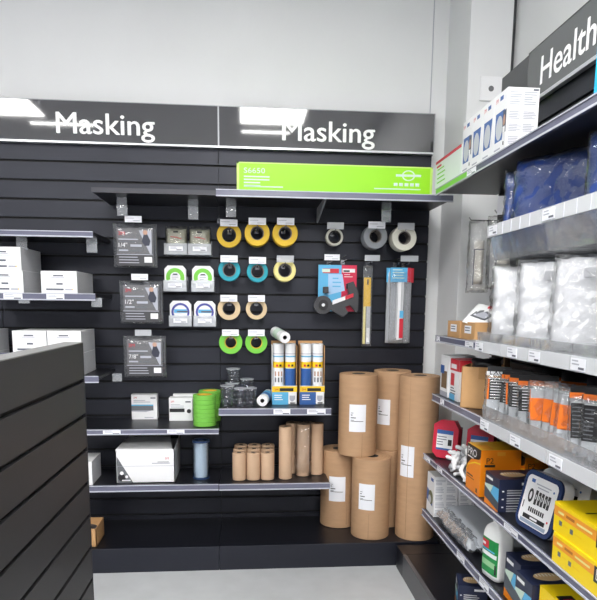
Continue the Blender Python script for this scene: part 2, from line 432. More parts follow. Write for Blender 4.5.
carton('filter_box','white box with a black label strip, left of the green tape stacks','box',(-.222,-.08,.748),(.13,.07,.13),WHITE,d_3m2)
carton('filter_box','white box mostly hidden behind the black-labelled one','box',(-.205,-.015,.748),(.135,.05,.14),WHITE,None)

# tape rolls
def tape_roll(label,loc,ro,ri,w,mat,core,group,edge=None,axis='Y',corew=.004):
    t=thing('tape_roll',label,'tape roll',loc,group=group)
    b=MB(); e=.0025
    b.rev([(ri,e),(ri+.002,0),(ro-e,0),(ro,e),(ro,w-e),(ro-e,w),(ri+.002,w)],mat,axis=axis,n=40,mats=[mat,mat,mat,edge or mat,mat,mat])
    b.build('tape',t)
    MB().ring(ri,ri-corew,0.0005,w-.0005,core,axis=axis).build('core',t)
    return t
GS='rolls in the green tape stacks'
ords=['bottom','second','third','fourth','fifth','sixth','topmost']
for k in range(7):
    tape_roll(f'green tape roll, {ords[k]} one counted up in the front stack',(-.08,-.247,.749+k*.0242),.062,.04,.024,TGREENS,COREY,GS,axis='Z')
for k in range(7):
    tape_roll(f'green tape roll, {ords[k]} one counted up in the rear stack',(-.06,-.105,.749+k*.0245),.062,.04,.0243,TGREENS,COREY,GS,axis='Z')

# open white carton on lower shelf
t=thing('open_white_carton','large open-topped white carton with a dark triangle at its corner','box',(-.395,-.17,.446),0)
w,d,h=.31,.28,.182
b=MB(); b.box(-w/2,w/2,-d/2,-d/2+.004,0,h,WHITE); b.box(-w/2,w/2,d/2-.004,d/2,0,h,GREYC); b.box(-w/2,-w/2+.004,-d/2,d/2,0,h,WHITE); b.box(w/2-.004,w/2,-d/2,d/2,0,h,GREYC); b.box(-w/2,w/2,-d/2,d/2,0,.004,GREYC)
b.build('carton_body',t)
b=MB(); b.add([(-w/2,-d/2,h),(w/2-.012,-d/2,h),(w/2-.05,d/2-.03,h+.02),(-w/2+.03,d/2-.03,h+.02),(-w/2,-d/2,h+.003),(w/2-.012,-d/2,h+.003),(w/2-.05,d/2-.03,h+.023),(-w/2+.03,d/2-.03,h+.023)],[(0,3,2,1),(4,5,6,7),(0,1,5,4),(1,2,6,5),(2,3,7,6),(3,0,4,7)],WHITE)
b.build('lid_flap',t)
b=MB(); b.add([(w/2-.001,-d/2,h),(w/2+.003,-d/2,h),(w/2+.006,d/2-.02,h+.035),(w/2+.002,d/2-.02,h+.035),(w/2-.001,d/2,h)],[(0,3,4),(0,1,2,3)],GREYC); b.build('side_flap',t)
b=MB(); f=Face(b,(-w/2,-d/2,0),(1,0,0),(0,0,1)); f.poly([(.006,.0),(.09,0),(.01,.14),(.006,.145)],GRYP); f.disc(.03,.03,.02,BLK2,.0008); f.rect(.03,.012,.075,.018,WHITE,.001); f.disc(.055,.035,.008,WHITE,.001); f.disc(.03,.055,.01,WHITE,.001)
f.rect(.0,.092,w-.0,.094,INKL); f.text('3M',w-.05,.128,.012,RED); f.rect(w-.12,.105,w-.025,.11,INKL); f.rect(w-.09,.113,w-.03,.116,INK)
b.build('print',t)

t=thing('filter_canister','clear blue canister holding a white paper roll, right end of the lower shelf','canister',(-.105,-.22,.446))
MB().cyl(.039,.008,.2,WHITE,cap=M('cream_roll_end',(236,226,190),.7)).build('paper_roll',t)
MB().ring(.046,.0435,.0,.205,FILMB).build('clear_sleeve',t)
MB().ring(.0465,.036,.203,.215,M('navy_lid_rim',(40,66,110),.3)).build('lid_rim',t)
MB().cyl(.0463,0,.006,M('navy_lid_rim',(40,66,110),.3)).build('base_cap',t)

def d_pur(f,l,tp,w,d,h):
    f.rect(.01,h*.1,w*.5,h*.75,PURP)
carton('small_white_box','small white box with a purple print, half hidden by the slatted end panel','box',(-.713,-.24,.446),(.09,.2,.128),WHITE,d_pur,side=GREYC)
t=thing('open_tan_carton','small tan carton with a dark opening on the base deck at left','box',(-.71,-.33,.133))
b=MB(); b.box(-.07,.07,-.09,-.086,0,.1,CARTON); b.box(-.07,.07,.086,.09,0,.1,CARTON); b.box(-.07,-.066,-.09,.09,0,.1,CARTON); b.box(.066,.07,-.09,.09,0,.1,CARTON); b.box(-.07,.07,-.09,.09,0,.004,CARTON); b.build('carton_body',t)
MB().ring(.055,.03,.01,.075,TOOL).build('disc_inside',t)

# clear cups (packs of clear crimped cups)
def cup(label,loc,r,h,s=1):
    t=thing('clear_cup_pack',label,'cups',loc,group='clear cup packs on the short shelf')
    b=MB(); prof=[]; N=9
    for i in range(N+1):
        z=h*i/N; prof.append((r*(.82+.18*i/N)*(1+.05*(-1)**i),z))
    b.rev([(.001,0)]+prof,GLASS,n=14); b.build('cup',t)
    MB().rev([(r*.98,h-.004),(r*1.06,h-.002),(r*1.06,h+.002),(r*.9,h+.003)],CLEARM,n=20).build('rim',t)
    b=MB().rev([(.001,.004),(r*.7,.005),(r*.86,h*.93)],GLASS,n=12); b.build('inner_cup',t)
    return t
cup('front left clear cup pack on the short shelf',(.045,-.29,.856),.036,.115)
cup('clear cup pack at the middle front of the cup group',(.115,-.285,.856),.034,.1)
cup('front right clear cup pack beside the lying roll',(.172,-.27,.856),.03,.1)
cup('rear left clear cup pack behind the front ones',(.07,-.2,.856),.036,.118)
cup('clear cup pack stacked on top of the rear left one',(.075,-.21,.979),.036,.075)
cup('rear right clear cup pack behind the front ones',(.15,-.2,.856),.036,.14)

# film cartons with rolls
def film_roll(label,loc,rot,h=.32,colv=0,r=.029,group='rolls of masking film'):
    t=thing('film_roll',label,'film roll',loc,rot=rot,group=group)
    b=MB().rev([(.011,0),(r,0),(r,h),(.011,h),(.011,0)],WHITE,n=28,mats=[WHITE,WHITEG,WHITE,CORED])
    b.build('roll',t)
    b=MB(); e=r+.0006
    if colv==3:
        b.rev([(e,h*.25),(e,h*.8)],LBLUE,n=28); b.rev([(e+.0004,h*.3),(e+.0004,h*.5)],BLUE,n=28)
    elif colv==4:
        b.rev([(e,h*.3),(e,h*.7)],PALEG,n=28)
    else:
        b.rev([(e,h*.60),(e,h*.70)],YEL,n=28); b.rev([(e,h*.78),(e,h*.8)],LBLUE,n=28); b.rev([(e,h*.83),(e,h*.84)],INKL,n=28)
        if colv==1: b.rev([(e,h*.1),(e,h*.59)],BLUE,n=28)
        if colv==2:
            for a in (-2.2,-1.6,-1.0):
                for zz in (.4,.5):
                    c=(e+.0003)
                    b.add([(c*math.cos(a-.15),c*math.sin(a-.15),h*(zz-.04)),(c*math.cos(a+.15),c*math.sin(a+.15),h*(zz-.04)),(c*math.cos(a+.15),c*math.sin(a+.15),h*(zz+.04)),(c*math.cos(a-.15),c*math.sin(a-.15),h*(zz+.04))],[(0,1,2,3)],GRYP if zz==.4 else SKINP)
        for a in (-1.9,-1.25):
            c=e+.0006
            for zz in (.64,): b.add([(c*math.cos(a-.2),c*math.sin(a-.2),h*(zz-.018)),(c*math.cos(a+.2),c*math.sin(a+.2),h*(zz-.018)),(c*math.cos(a+.2),c*math.sin(a+.2),h*(zz+.018)),(c*math.cos(a-.2),c*math.sin(a-.2),h*(zz+.018))],[(0,1,2,3)],RED if a<-1.5 else INKB)
    b.build('wrapper',t); return t
for cx,lab,dx in ((.357,'left',0),(.51,'right',.0)):
    t=thing('display_carton',f'{lab} white and blue display carton holding upright film rolls','box',(cx,-.155,.856),group='film roll display cartons')
    w,d,h=.138,.14,.335
    b=MB(); b.box(-w/2,w/2,-d/2,-d/2+.003,0,.105,WHITE); b.box(-w/2,w/2,d/2-.003,d/2,0,h+.01,CARTON); b.box(-w/2,-w/2+.003,-d/2+.02,d/2,0,h-.01,WHITE if lab=='left' else CARTON); b.box(w/2-.003,w/2,-d/2+.02,d/2,0,h-.01,CARTON); b.box(-w/2,w/2,-d/2,d/2,0,.003,WHITE)
    b.box(-w/2,-w/2+.003,-d/2,-d/2+.02,0,.105,WHITE); b.box(w/2-.003,w/2,-d/2,-d/2+.02,0,.105,WHITE)
    b.build('carton_body',t)
    b=MB(); f=Face(b,(-w/2,-d/2,0),(1,0,0),(0,0,1)); f.rect(0,0,w*.65,.07,LBLUE if lab=='left' else BLUE); f.rect(0,.07,w,.102,YEL); f.rect(w*.3,.075,w*.85,.092,INKB,.0008); f.text('3M',.012,.077,.013,RED,.0009); f.rect(w*.7,.028,w*.92,.05,INKL); f.disc(w*.8,.03,.012,INKL,.0008); f.rect(w*.72,.005,w*.92,.012,INKB)
    f.lines(.012,.055,w*.45,3,.012,.005,WHITE,4,.0008)
    b.build('print',t)
    for k,(rx,cv) in enumerate(((-.0325,2 if lab=='left' else 1),(.0325,1 if lab=='left' else 2))):
        film_roll(f'front {"left" if k==0 else "right"} film roll standing in the {lab} display carton',(cx+rx,-.186,.8605),(0,0,0),.33,cv)
        film_roll(f'rear {"left" if k==0 else "right"} film roll standing in the {lab} display carton',(cx+rx,-.122,.8605),(0,0,0),.328,0)
film_roll('white film roll lying across the top of the left display carton',(.352,-.29,1.229),(math.radians(-84),0,math.radians(12)),.2,4,.03)
film_roll('blue and white film roll lying end-on beside the clear cups',(.232,-.29,.8885),(math.radians(-90),0,math.radians(-10)),.24,3,.03)

# small kraft rolls
def kraft_roll(name,label,loc,r,h,mat,group,lab=None,rz=0,hole=.35,seam=None,wrap=False):
    t=thing(name,label,'paper roll',loc,rz,group)
    b=MB(); b.rev([(r*hole,h-.02),(r*hole,h),(r-.003,h),(r,h-.003),(r,.003),(r-.003,0),(.001,0)],mat,n=40,mats=[CORED,KRAFTL if mat is KRAFTL else KRAFT,mat,mat,mat,mat])
    b.rev([(.0005,h-.02),(r*hole,h-.02)],CORED,n=24)
    for q in (.55,.75,.9): b.rev([(r*q,h+.0003),(r*q+.0015,h+.0003)],KRAFTD,n=36)
    b.build('roll',t)
    if lab:
        a0,a1,z0,z1=lab; c=r+.0008; L=MB(); n=8; vs=[]
        for i in range(n+1):
            a=a0+(a1-a0)*i/n; vs+=[(c*math.cos(a),c*math.sin(a),z0),(c*math.cos(a),c*math.sin(a),z1)]
        L.add(vs,[(2*i,2*i+2,2*i+3,2*i+1) for i in range(n)],TICKET,True)
        c=r+.0014
        def strip(u0,u1,v0,v1,m):
            vs=[]
            for i in range(5):
                a=a0+(a1-a0)*(u0+(u1-u0)*i/4); vs+=[(c*math.cos(a),c*math.sin(a),z0+(z1-z0)*v0),(c*math.cos(a),c*math.sin(a),z0+(z1-z0)*v1)]
            L.add(vs,[(2*i,2*i+2,2*i+3,2*i+1) for i in range(4)],m,True)
        strip(.1,.2,.6,.63,INKB); strip(.1,.4,.5,.53,INKB); strip(.1,.3,.42,.44,INK); strip(.1,.85,.38,.40,INKB); strip(.1,.25,.68,.7,INK)
        L.build('paper_label',t)
    if seam is not None:
        S=MB(); z0,z1,a=seam; c=r+.0008
        S.add([(c*math.cos(a),c*math.sin(a),z0),(c*math.cos(a+.03),c*math.sin(a+.03),z0),(c*math.cos(a+.02),c*math.sin(a+.02),z1),(c*math.cos(a+.01),c*math.sin(a+.01),z1)],[(0,1,2,3)],KRAFTD); S.build('seam',t)
    if wrap:
        MB().pillow(r*2.5,h*1.06,r*2.6,BAGCLR,(0,0,h*.52),.010,seed=5,pw=6).build('clear_wrap',t)
    return t
rows=['front','middle','rear']; cols=['left','centre','right']
for j in range(3):
    for i in range(3):
        kraft_roll('small_kraft_roll',f'short kraft roll, {cols[i]} one of the {rows[j]} row',(.106+i*.078+ .004*j,-.266+j*.08,.446),.0375,.152+.003*j,KRAFTL,'short kraft rolls on the lower shelf')
for (x,y,l,wr) in ((.362,-.255,'front left tall slim kraft roll standing apart from the wrap',False),(.408,-.14,'tall slim kraft roll behind the front left one',False),(.465,-.2,'tall slim kraft roll in crinkled clear wrap, centre of the group',True),(.545,-.175,'tall slim kraft roll at the right end of the shelf',False)):
    kraft_roll('slim_kraft_roll',l,(x,y,.446),.037,.295,KRAFTL,'tall slim kraft rolls on the lower shelf',wrap=wr)

# big kraft rolls; angles: camera side is -pi/2
GB='big kraft paper rolls in the corner'
RB=.106
def ang(x): return -PI/2+x
kraft_roll('kraft_paper_roll','big kraft roll at lower left, half behind the front one',(.684,-.12,.133),RB,.448,KRAFT,GB,(ang(-.68),ang(.22),.16,.305),seam=(.02,.15,ang(.3)))
kraft_roll('kraft_paper_roll','big lower front kraft roll, nearest the shop floor',(.836,-.312,.133),RB,.45,KRAFT,GB,(ang(-.85),ang(0),.17,.315),seam=(.01,.15,ang(-.3)))
kraft_roll('kraft_paper_roll','big kraft roll hidden low behind the front one',(.966,-.125,.133),RB,.45,KRAFT,GB)
kraft_roll('kraft_paper_roll','big kraft roll standing on top at the left of the corner pile',(.764,-.245,.584),RB,.448,KRAFT,GB,(ang(-.62),ang(.24),.14,.29),seam=(.0,.13,ang(.06)))
kraft_roll('kraft_paper_roll','big kraft roll standing on top at the rear of the corner pile',(.985,-.115,.584),RB,.452,KRAFT,GB,(ang(-1.05),ang(-.3),.15,.295))
kraft_roll('kraft_paper_roll','tallest kraft roll, full height, beside the right shelves',(1.083,-.34,.133),RB+.001,.9,KRAFT,GB,(ang(-1.22),ang(-.42),.355,.525),seam=(.01,.89,ang(-.75)))

# ------------------------------------------------------------------ hooks with tickets, tape rolls
GH='display hooks in the slatwall'
def hook(x,z,label,length=.2,ticket=True,clearp=False,tw=.092,th=.036):
    t=thing('display_hook',label,'hook',(x,0,z),group=GH)
    b=MB(); b.tube([(0,.002,.0),(0,-length+.01,.0),(0,-length,.012)],.0026,WIRE); b.box(-.012,.012,-.004,.004,-.012,.014,WIRE); b.build('rod',t)
    m=MB(); m.tube([(0,.0,.03),(0,-length-.002,.03)],.0018,WIRE); m.build('ticket_arm',t)
    if ticket:
        if clearp: b=MB().box(-tw/2,tw/2,-length-.006,-length-.003,.012,.012+th,CLEARM)
        else:
            b=MB().box(-tw/2,tw/2,-length-.006,-length-.003,.012,.012+th,TICKET)
            f=Face(b,(-tw/2,-length-.006,.012),(1,0,0),(0,0,1)); f.rect(.006,th*.6,tw*.55,th*.68,INKL); f.rect(tw*.5,th*.2,tw*.9,th*.3,INKL)
        b.build('ticket_plate',t)
    return t
GR='hanging tape rolls'
# (x, z, y_front, count, ro, ri, width, tape, core, words, hook len, clear ticket)
TR=[(.056,1.771,-.145,1,.066,.038,.03,TYEL,CORED,'yellow','left of the top row',False),
 (.207,1.779,-.185,3,.067,.036,.028,TYEL,CORE,'yellow','middle of the yellow row',False),
 (.357,1.781,-.19,3,.068,.036,.028,TYEL,CORE,'yellow','right of the yellow row',False),
 (.056,1.586,-.14,1,.06,.036,.048,TTEAL,CORE,'teal','left in the teal pair',False),
 (.209,1.58,-.14,1,.058,.036,.048,TTEAL,CORE,'teal','right in the teal pair',False),
 (.357,1.586,-.18,3,.060,.037,.028,TCREAM,CORE,'cream yellow','right of the teal pair',True),
 (.052,1.377,-.11,1,.063,.035,.03,TTAN,CORED,'tan','left in the tan pair',False),
 (.204,1.377,-.105,1,.059,.036,.022,TTAN,CORED,'tan','right in the tan pair',False),
 (.060,1.19,-.11,1,.065,.034,.03,TGREEN,COREY,'green','left in the green pair',False),
 (.203,1.19,-.11,1,.062,.034,.03,TGREEN,COREY,'green','right in the green pair',False),
 (.637,1.776,-.10,1,.048,.035,.05,TWHITE,CORED,'narrow off-white','under the small clear ticket, right group',True),
 (.852,1.776,-.17,4,.066,.035,.022,TGREY,CORE,'grey','centre of the right group',False),
 (1.011,1.77,-.18,4,.068,.036,.022,TWHITE,CORE,'off-white','far right of the top row',True)]
rk=['front','second','third','rearmost']
for (x,z,y,n,ro,ri,w,m,c,word,place,clr) in TR:
    hz=z+ri-.008
    hook(x,hz,f'wire hook carrying {word} tape, {place}',abs(y)+.022,True,clr)
    for k in range(n):
        lab=f'{word} tape roll on its hook, {place}' if n==1 else f'{word} tape roll, {rk[min(k,3)] if k<n-1 else "rearmost"} on the hook {place}'
        tape_roll(lab,(x,y+k*(w+.0012),z),ro,ri,w,m,c,GR,axis='Y')

# hanging flat packs
def sander_pack(label,loc,size,num,sc=1):
    w,h=.205,.205
    t=thing('blister_pack',label,'blister pack',loc,group='grey hanging packs')
    MB().pillow(w+.02,h+.02,.03,CLEAR,(0,0,0),.001,8,8,pw=8).build('clear_shell',t)
    b=MB().box(-w/2+.008,w/2-.01,-.004,.004,-h/2,h/2-.012,M('pack_card',(98,96,100),.35,var=.1,vscale=20)); b.build('backing_card',t)
    b=MB(); f=Face(b,(-w/2+.008,-.0165,-h/2),(1,0,0),(0,0,1)); W=w-.018
    f.text('3M',.012,h*.76,.018,RED,width=.032); f.rect(.012,h*.64,W*.6,h*.67,INKL); f.rect(.012,h*.58,W*.5,h*.61,GRYP)
    f.text(num,.012,h*.46,.022,WHITE); f.rect(.072,h*.47,.13,h*.53,INKL); f.rect(.012,h*.36,.06,h*.4,INKL); f.rect(.066,h*.36,W*.68,h*.39,GRYP)
    f.rect(0,h*.27,W,h*.285,INKL); f.rect(0,0,W,h*.27,M('pack_panel',(66,66,70),.4)); f.rect(W*.76,h*.08,W*.97,h*.22,WHITE,.0008)
    f.lines(.012,h*.22,W*.6,3,.014,.004,INKL,5,.0008)
    f.poly([(W*.62,h*.88),(W*.97,h*.88),(W*.97,h*.3),(W*.92,h*.3)],INKL); f.poly([(W*.7,h*.6),(W*.78,h*.86),(W*.86,h*.78),(W*.94,h*.62),(W*.9,h*.5),(W*.78,h*.5)],M('photo_navy',(52,54,70),.5),.001); f.disc(W*.8,h*.83,.012,SKINP,.0012)
    b.build('print',t)
    return t
for (x,z,y,n,word,clr) in ((-.432,1.705,-.2,'1/4"','topmost',False),(-.408,1.412,-.2,'1/2"','middle',False),(-.398,1.122,-.2,'7/8"','lowest',True)):
    hook(x+.0,z+.098,f'wire hook carrying the {word} grey pack',.235,True,clr,.085,.032)
    sander_pack(f'grey hanging pack with red logo and size {n[:-1]} inch, {word} of three',(x,y,z-.005),None,n)

# clear slatwall pockets with discs
GP='clear pockets on the slatwall'
def pocket(x,z,kind,label,lab2,h=.14):
    t=thing('clear_pocket',label,'pocket',(x,-.02,z),group=GP)
    w=.125
    b=MB(); b.box(-w/2,w/2,-.1,-.097,0,h*.43,CLEARM); b.box(-w/2,w/2,-.1,0,0,.003,CLEARM); b.box(-w/2,-w/2+.003,-.1,0,0,h*.43,CLEARM); b.box(w/2-.003,w/2,-.1,0,0,h*.43,CLEARM); b.box(-w/2,w/2,-.003,.018,0,h*.6,CLEARM)
    b.build('tray',t)
    m=ticket_mesh(.075,.024).build('ticket',t); m.location=(-.037,-.101,.02)
    if kind in('green','blue'):
        q=thing('disc_pack',lab2,'disc pack',(x,-.09,z+.004),group='round disc packs in pockets')
        c=.018; W=.058; pts=[(-W,0),(W,0),(W,h-c-.006),(W-c,h-.004),(-W+c,h-.004),(-W,h-c-.006)]
        MB().prism(pts,-.008,.03,WHITE,'XZ').build('pack',q)
        b=MB(); f=Face(b,(0,-.008,0),(1,0,0),(0,0,1)); mm=TGREEN if kind=='green' else M('blue_disc',(74,78,160),.4)
        if kind=='green':
            f.disc(0,h*.52,.050,mm,ri=.028,a0=-.4,a1=PI+.4); f.lines(-.018,h*.62,.036,3,.011,.004,INKL,2)
            f.rect(-.012,h*.62,.012,h*.66,INKB)
        else:
            f.disc(0,h*.53,.050,mm,ri=.038); f.rect(-.035,h*.5,.035,h*.64,LBLUE); f.rect(-.02,h*.52,.04,h*.58,INK,.0008)
        b.build('print',q)
    else:
        q=thing('wad_pack',lab2,'bagged pad',(x,-.07,z+.006),group='bagged pads in pockets')
        MB().pillow(.11,h-.01,.05,M('oat_pad',(190,190,172),.7,bump=.8,bscale=40,var=.12,vscale=30),(0,0,h/2),.006,seed=int(x*100)).build('pads',q)
        MB().pillow(.116,h+.01,.058,BAGCLR,(0,0,h/2+.004),.006,seed=3).build('film',q)
        b=MB(); f=Face(b,(0,-.031,0),(1,0,0),(0,0,1)); f.poly([(-.03,h*.66),(0,h*.64),(.03,h*.58),(.03,h*.555),(0,h*.61),(-.03,h*.635)],RED); f.rect(-.014,h*.8,.012,h*.86,INKB); b.build('print',q)
pocket(-.232,1.665,'pad','clear pocket at left holding bagged oat pads','bagged oat-coloured pads in the left pocket of the top pair')
pocket(-.104,1.665,'pad','clear pocket at right holding bagged oat pads','bagged oat-coloured pads in the right pocket of the top pair')
pocket(-.240,1.468,'green','left clear pocket holding a green ringed pack','white pack with green ring in the left pocket')
pocket(-.090,1.468,'green','right clear pocket holding a green ringed pack','white pack with green ring in the right pocket')
pocket(-.215,1.278,'blue','left clear pocket holding a blue ringed pack','white pack with blue ring in the left pocket')
pocket(-.082,1.278,'blue','right clear pocket holding a blue ringed pack','white pack with blue ring in the right pocket')
hook(.0,1.86,'bare wire hook by the upright joint near the pads',.05,False)

# cutter pack (blue/red card with dark tool)
z=1.49; t=thing('cutter_pack','blue and red card pack with a dark masking cutter tool','tool pack',(.662,-.12,1.503))
b=MB(); b.box(-.115,.015,0,.004,-.135,.12,LBLUE); b.box(.015,.1,0,.004,-.135,.12,M('red_card',(208,42,78),.4)); b.build('backing_card',t)
b=MB(); f=Face(b,(0,0,0),(1,0,0),(0,0,1)); f.rect(-.09,.075,0.0,.1,RED); f.rect(-.095,.08,-.05,.098,PALEG,.0008); f.rect(.02,.08,.09,.1,WHITE); f.rect(.025,.083,.06,.092,INKB,.0009); f.poly([(-.06,.07),(.02,.07),(.035,-.02),(-.06,-.045)],M('pale_panel',(168,205,240),.4)); f.lines(-.035,.05,.05,3,.022,.006,LBLUE,1,.0009); f.lines(.03,.07,.05,2,.012,.003,WHITE,1)
b.build('print',t)
b=MB(); b.cyl(.05,-.05,-.006,TOOL,(-.092,0,-.1),'Y'); b.cyl(.028,-.056,-.05,BLK2,(-.092,0,-.1),'Y'); b.cyl(.009,-.06,-.056,WHITE,(-.092,0,-.1),'Y',n=12); b.build('tape_wheel',t)
b=MB(); b.prism([(-.05,-.125),(.02,-.165),(.05,-.14),(.03,-.11),(.06,-.1),(.095,-.14),(.105,-.125),(.105,-.03),(.075,.03),(.045,.02),(.05,-.04),(-.01,-.07),(-.05,-.09)],-.045,-.012,TOOL,'XZ'); b.box(.04,.075,-.03,0,-.01,.02,BLK2); b.box(-.09,-.06,-.03,0,-.035,0,TOOL); b.build('cutter_body',t,.004)
b=MB(); b.prism([(-.04,-.075),(.075,-.035),(.075,-.055),(-.04,-.098)],-.05,-.046,WHITE,'XZ'); b.prism([(.03,-.05),(.075,-.035),(.075,-.055),(.03,-.071)],-.052,-.047,RED,'XZ'); b.build('sticker',t)
hook(.62,1.635,'wire hook with a white ticket above the cutter pack',.13,True,False,.085,.032)
hook(.70,1.645,'bare wire hook above the red half of the cutter pack',.12,False)

t=thing('blade_pack','slim clear sleeve with a yellow card and long strip, between the cutter and the bags','tool pack',(.826,-.12,1.397))
MB().pillow(.055,.45,.02,CLEAR,(0,0,-.0),.002,6,18,pw=6).build('clear_sleeve',t)
b=MB().box(-.022,.018,-.003,.002,.0,.16,M('yellow_insert',(232,186,20),.4)); b.box(-.004,.004,-.0045,-.003,.12,.15,INKB); b.build('yellow_card',t)
b=MB().box(-.022,-.008,-.004,0,-.21,0,TCREAM); b.box(-.004,.018,-.006,0,-.21,.0,GREYC); b.box(-.002,.016,-.008,-.006,-.2,-.12,WHITE); b.build('strip',t)
hook(.845,1.635,'wire hook with a clear ticket above the slim yellow card sleeve',.13,True,True,.085,.032)

for k,(dx,dy,lab) in enumerate(((-.02,-.1,'long clear bag of strips, at the front with blue and red header'),(-.035,-.06,'long clear bag of strips, behind the front one to the left'),(.012,-.05,'long clear bag of strips, rearmost to the right'))):
    t=thing('strip_bag',lab,'bag',(1.035+dx,dy,1.41),group='long hanging bags of strips')
    MB().pillow(.115-.01*k,.42,.016,CLEARM if k else CLEAR,(0,0,-.01),.002,8,16,pw=6,seed=k).build('bag',t)
    b=MB().box(-.055,.04,-.004,.004,.125,.205,LBLUE); b.box(.04,.058,-.004,.004,.125,.205,RED); b.build('header_card',t)
    if k==0:
        b=MB(); f=Face(b,(0,-.0045,.125),(1,0,0),(0,0,1)); f.lines(-.045,.07,.08,4,.015,.005,PALEG,3); b.build('print',t)
        b=MB().box(-.012,.006,-.011,-.005,-.2,.125,WHITEG); b.box(.008,.02,-.013,-.008,-.2,.125,GREYC); b.box(-.02,-.014,-.01,-.006,-.19,.12,GREYC); b.box(.0,.022,-.0145,-.013,-.19,-.08,RED); b.box(.0,.022,-.0145,-.013,-.075,-.035,LBLUE); b.build('strips',t)
hook(1.055,1.635,'wire hook with a clear ticket above the long bags of strips',.13,True,True,.1,.032)
hook(1.005,1.635,'bare wire hook behind the long bags of strips',.1,False)

# ------------------------------------------------------------------ slatted gondola at left (near)
a=.0196; L=1.75
t=thing('slatted_gondola','dark grey slatted display end panel in the left foreground','display stand',(-.3152-math.sin(a)*L,-1.7875-math.cos(a)*L,0),rz=PI/2-a)
b=slat_mesh(L,1.2911,.02,GONDOLA,1.2911-.1058); b.build('slat_panel',t)
MB().box(0,L+.003,-.001,.05,1.2911,1.294,M('cap_edge_grey',(120,120,120),.4)).build('top_cap',t)
MB().box(L,L+.003,-.001,.05,0,1.2911,M('end_trim_black',(38,38,44),.35)).build('end_trim',t)
MB().box(0,L,.027,.05,0,1.291,GROOVE).build('back_board',t)
b=MB().box(L-.45,L+.01,.1,.5,1.24,1.258,SHELFB)
b.box(L+.01,L+.014,.1,.5,1.238,1.262,RAIL); b.build('side_shelf',t)
MB().box(L-.03,L,.05,.1,.9,1.25,SHELFB).build('bracket',t)
MB().box(0,L,.05,.45,.0,.13,BLACK).build('base',t)

# ------------------------------------------------------------------ right-hand run
XR=1.36
def right_bay(y0,lab):
    t=thing('slatwall_bay',lab,'slatwall',(XR,y0,0),-PI/2,group='slatwall bays of the right-hand run')
    slat_mesh(1.197,2.25,.13,BLACK,P0).build('slat_panel',t)
    MB().box(0,1.2,.027,.045,0,2.46,GROOVE).build('back_frame',t)
    MB().box(.001,1.199,-.385,0,.105,.123,SHELFB).build('base_deck',t,.002)
    MB().box(.001,1.199,-.405,-.385,0,.1235,M('kick_grey',(84,84,88),.4)).build('kick_plate',t,.002)
    return t
t0=right_bay(-.59,'slatted bay of the right-hand shelf run nearest the corner column')
MB().box(-.125,.0,-.405,.0,0,.1235,SHELFB).build('end_filler',t0)
right_bay(-1.79,'slatted bay of the right-hand shelf run under the Health sign, nearest the viewer')
t=thing('blank_header_sign','plain dark grey header panel left of the Health sign','sign',(XR-.015,-.59,2.25),-PI/2)
MB().box(.002,.285,0,.02,0,.21,M('plain_header',(72,73,76),.35)).build('panel',t)
t=thing('header_sign','grey acrylic header sign lettered Health over the right-hand shelves','sign',(XR-.02,-.878,2.25),-PI/2)
MB().box(0,1.2,0,.012,.004,.208,SIGNG).build('sign_panel',t)
b=MB(); Face(b,(0,0,0),(1,0,0),(0,0,1)).bold('Health',.125,.047,.108,LETTER,.40); b.build('lettering',t)
MB().box(0,1.2,-.008,.014,-.010,.004,ALU).build('bottom_trim',t)
MB().box(0,1.2,-.001,.013,.208,.212,M('trim_dark',(50,50,52),.4)).build('top_trim',t)

def rshelf(y0,y1,z,lab,tick=(),rail_h=.03,depth=.298,strip=None):
    t=shelf(y0,y1,z,depth,lab,tickets=tick,rail_h=rail_h,right=True)
    if strip:
        MB().box(strip[0]-y0,strip[1]-y0,-depth-.005,-depth-.0032,-rail_h+.006,-.003,strip[2]).build('rail_strip',t)
    return t
rshelf(.57,2.9,1.958,'top shelf of the right-hand run carrying the face mask boxes',((.99,.1),),strip=(.572,.985,TGREEN))
rshelf(.66,2.9,1.264,'right-hand shelf with small tan cartons and white garment bags',((.68,.045),(1.07,.09)),rail_h=.03)
rshelf(.65,2.9,.978,'right-hand shelf with glove packs in frosted bins',((.78,.05),),rail_h=.034)
rshelf(.545,2.9,.652,'right-hand shelf with red cases and the orange and yellow boxes',((.56,.1),(.78,.07),(1.55,.11)),rail_h=.028)
rshelf(.56,2.9,.360,'lowest right-hand shelf with the white bottle and silver pack',((1.1,.09),(1.36,.09)),rail_h=.036)

# --- top shelf: mask boxes
def d_mask(f,l,tp,w,d,h):
    f.lines(.008,h*.93,w*.4,6,.008,.003,INKL,1); f.lines(w*.52,h*.93,w*.42,6,.008,.003,INKL,2); f.rect(w*.8,h*.95,w*.97,h*.98,INK)
    for k in range(3):
        f.lines(.008,h*(.62-.2*k),w*.42,5,.0055,.0028,INKL,7+k); f.lines(w*.52,h*(.62-.2*k),w*.42,5,.0055,.0028,INKL,17+k)
    l.text('3M',.008,h*.86,.014,RED); l.rect(d*.42,h*.86,d*.68,h*.93,BLUE)
    l.poly([(d*.12,h*.2),(d*.72,h*.2),(d*.85,h*.68),(d*.12,h*.68)],BLUE); l.disc(d*.45,h*.42,d*.27,MASKG,.0009,ry=h*.2)
    l.rect(d*.1,h*.06,d*.6,h*.09,INKL)
def d_mask_face(f,l,tp,w,d,h):
    d_mask(f,l,tp,w,d,h)
    l.rect(d*.72,h*.3,d*.99,h*.66,M('photo_dark',(70,78,100),.5),.0011); l.disc(d*.84,h*.5,d*.08,SKINP,.0014,ry=h*.09); l.rect(d*.75,h*.3,d*.93,h*.4,WHITE,.0014); l.rect(d*.8,h*.1,d*.88,h*.16,INKB,.001)
GM='face mask boxes on the top right shelf'
nm=['farthest','second farthest','third farthest','nearest']
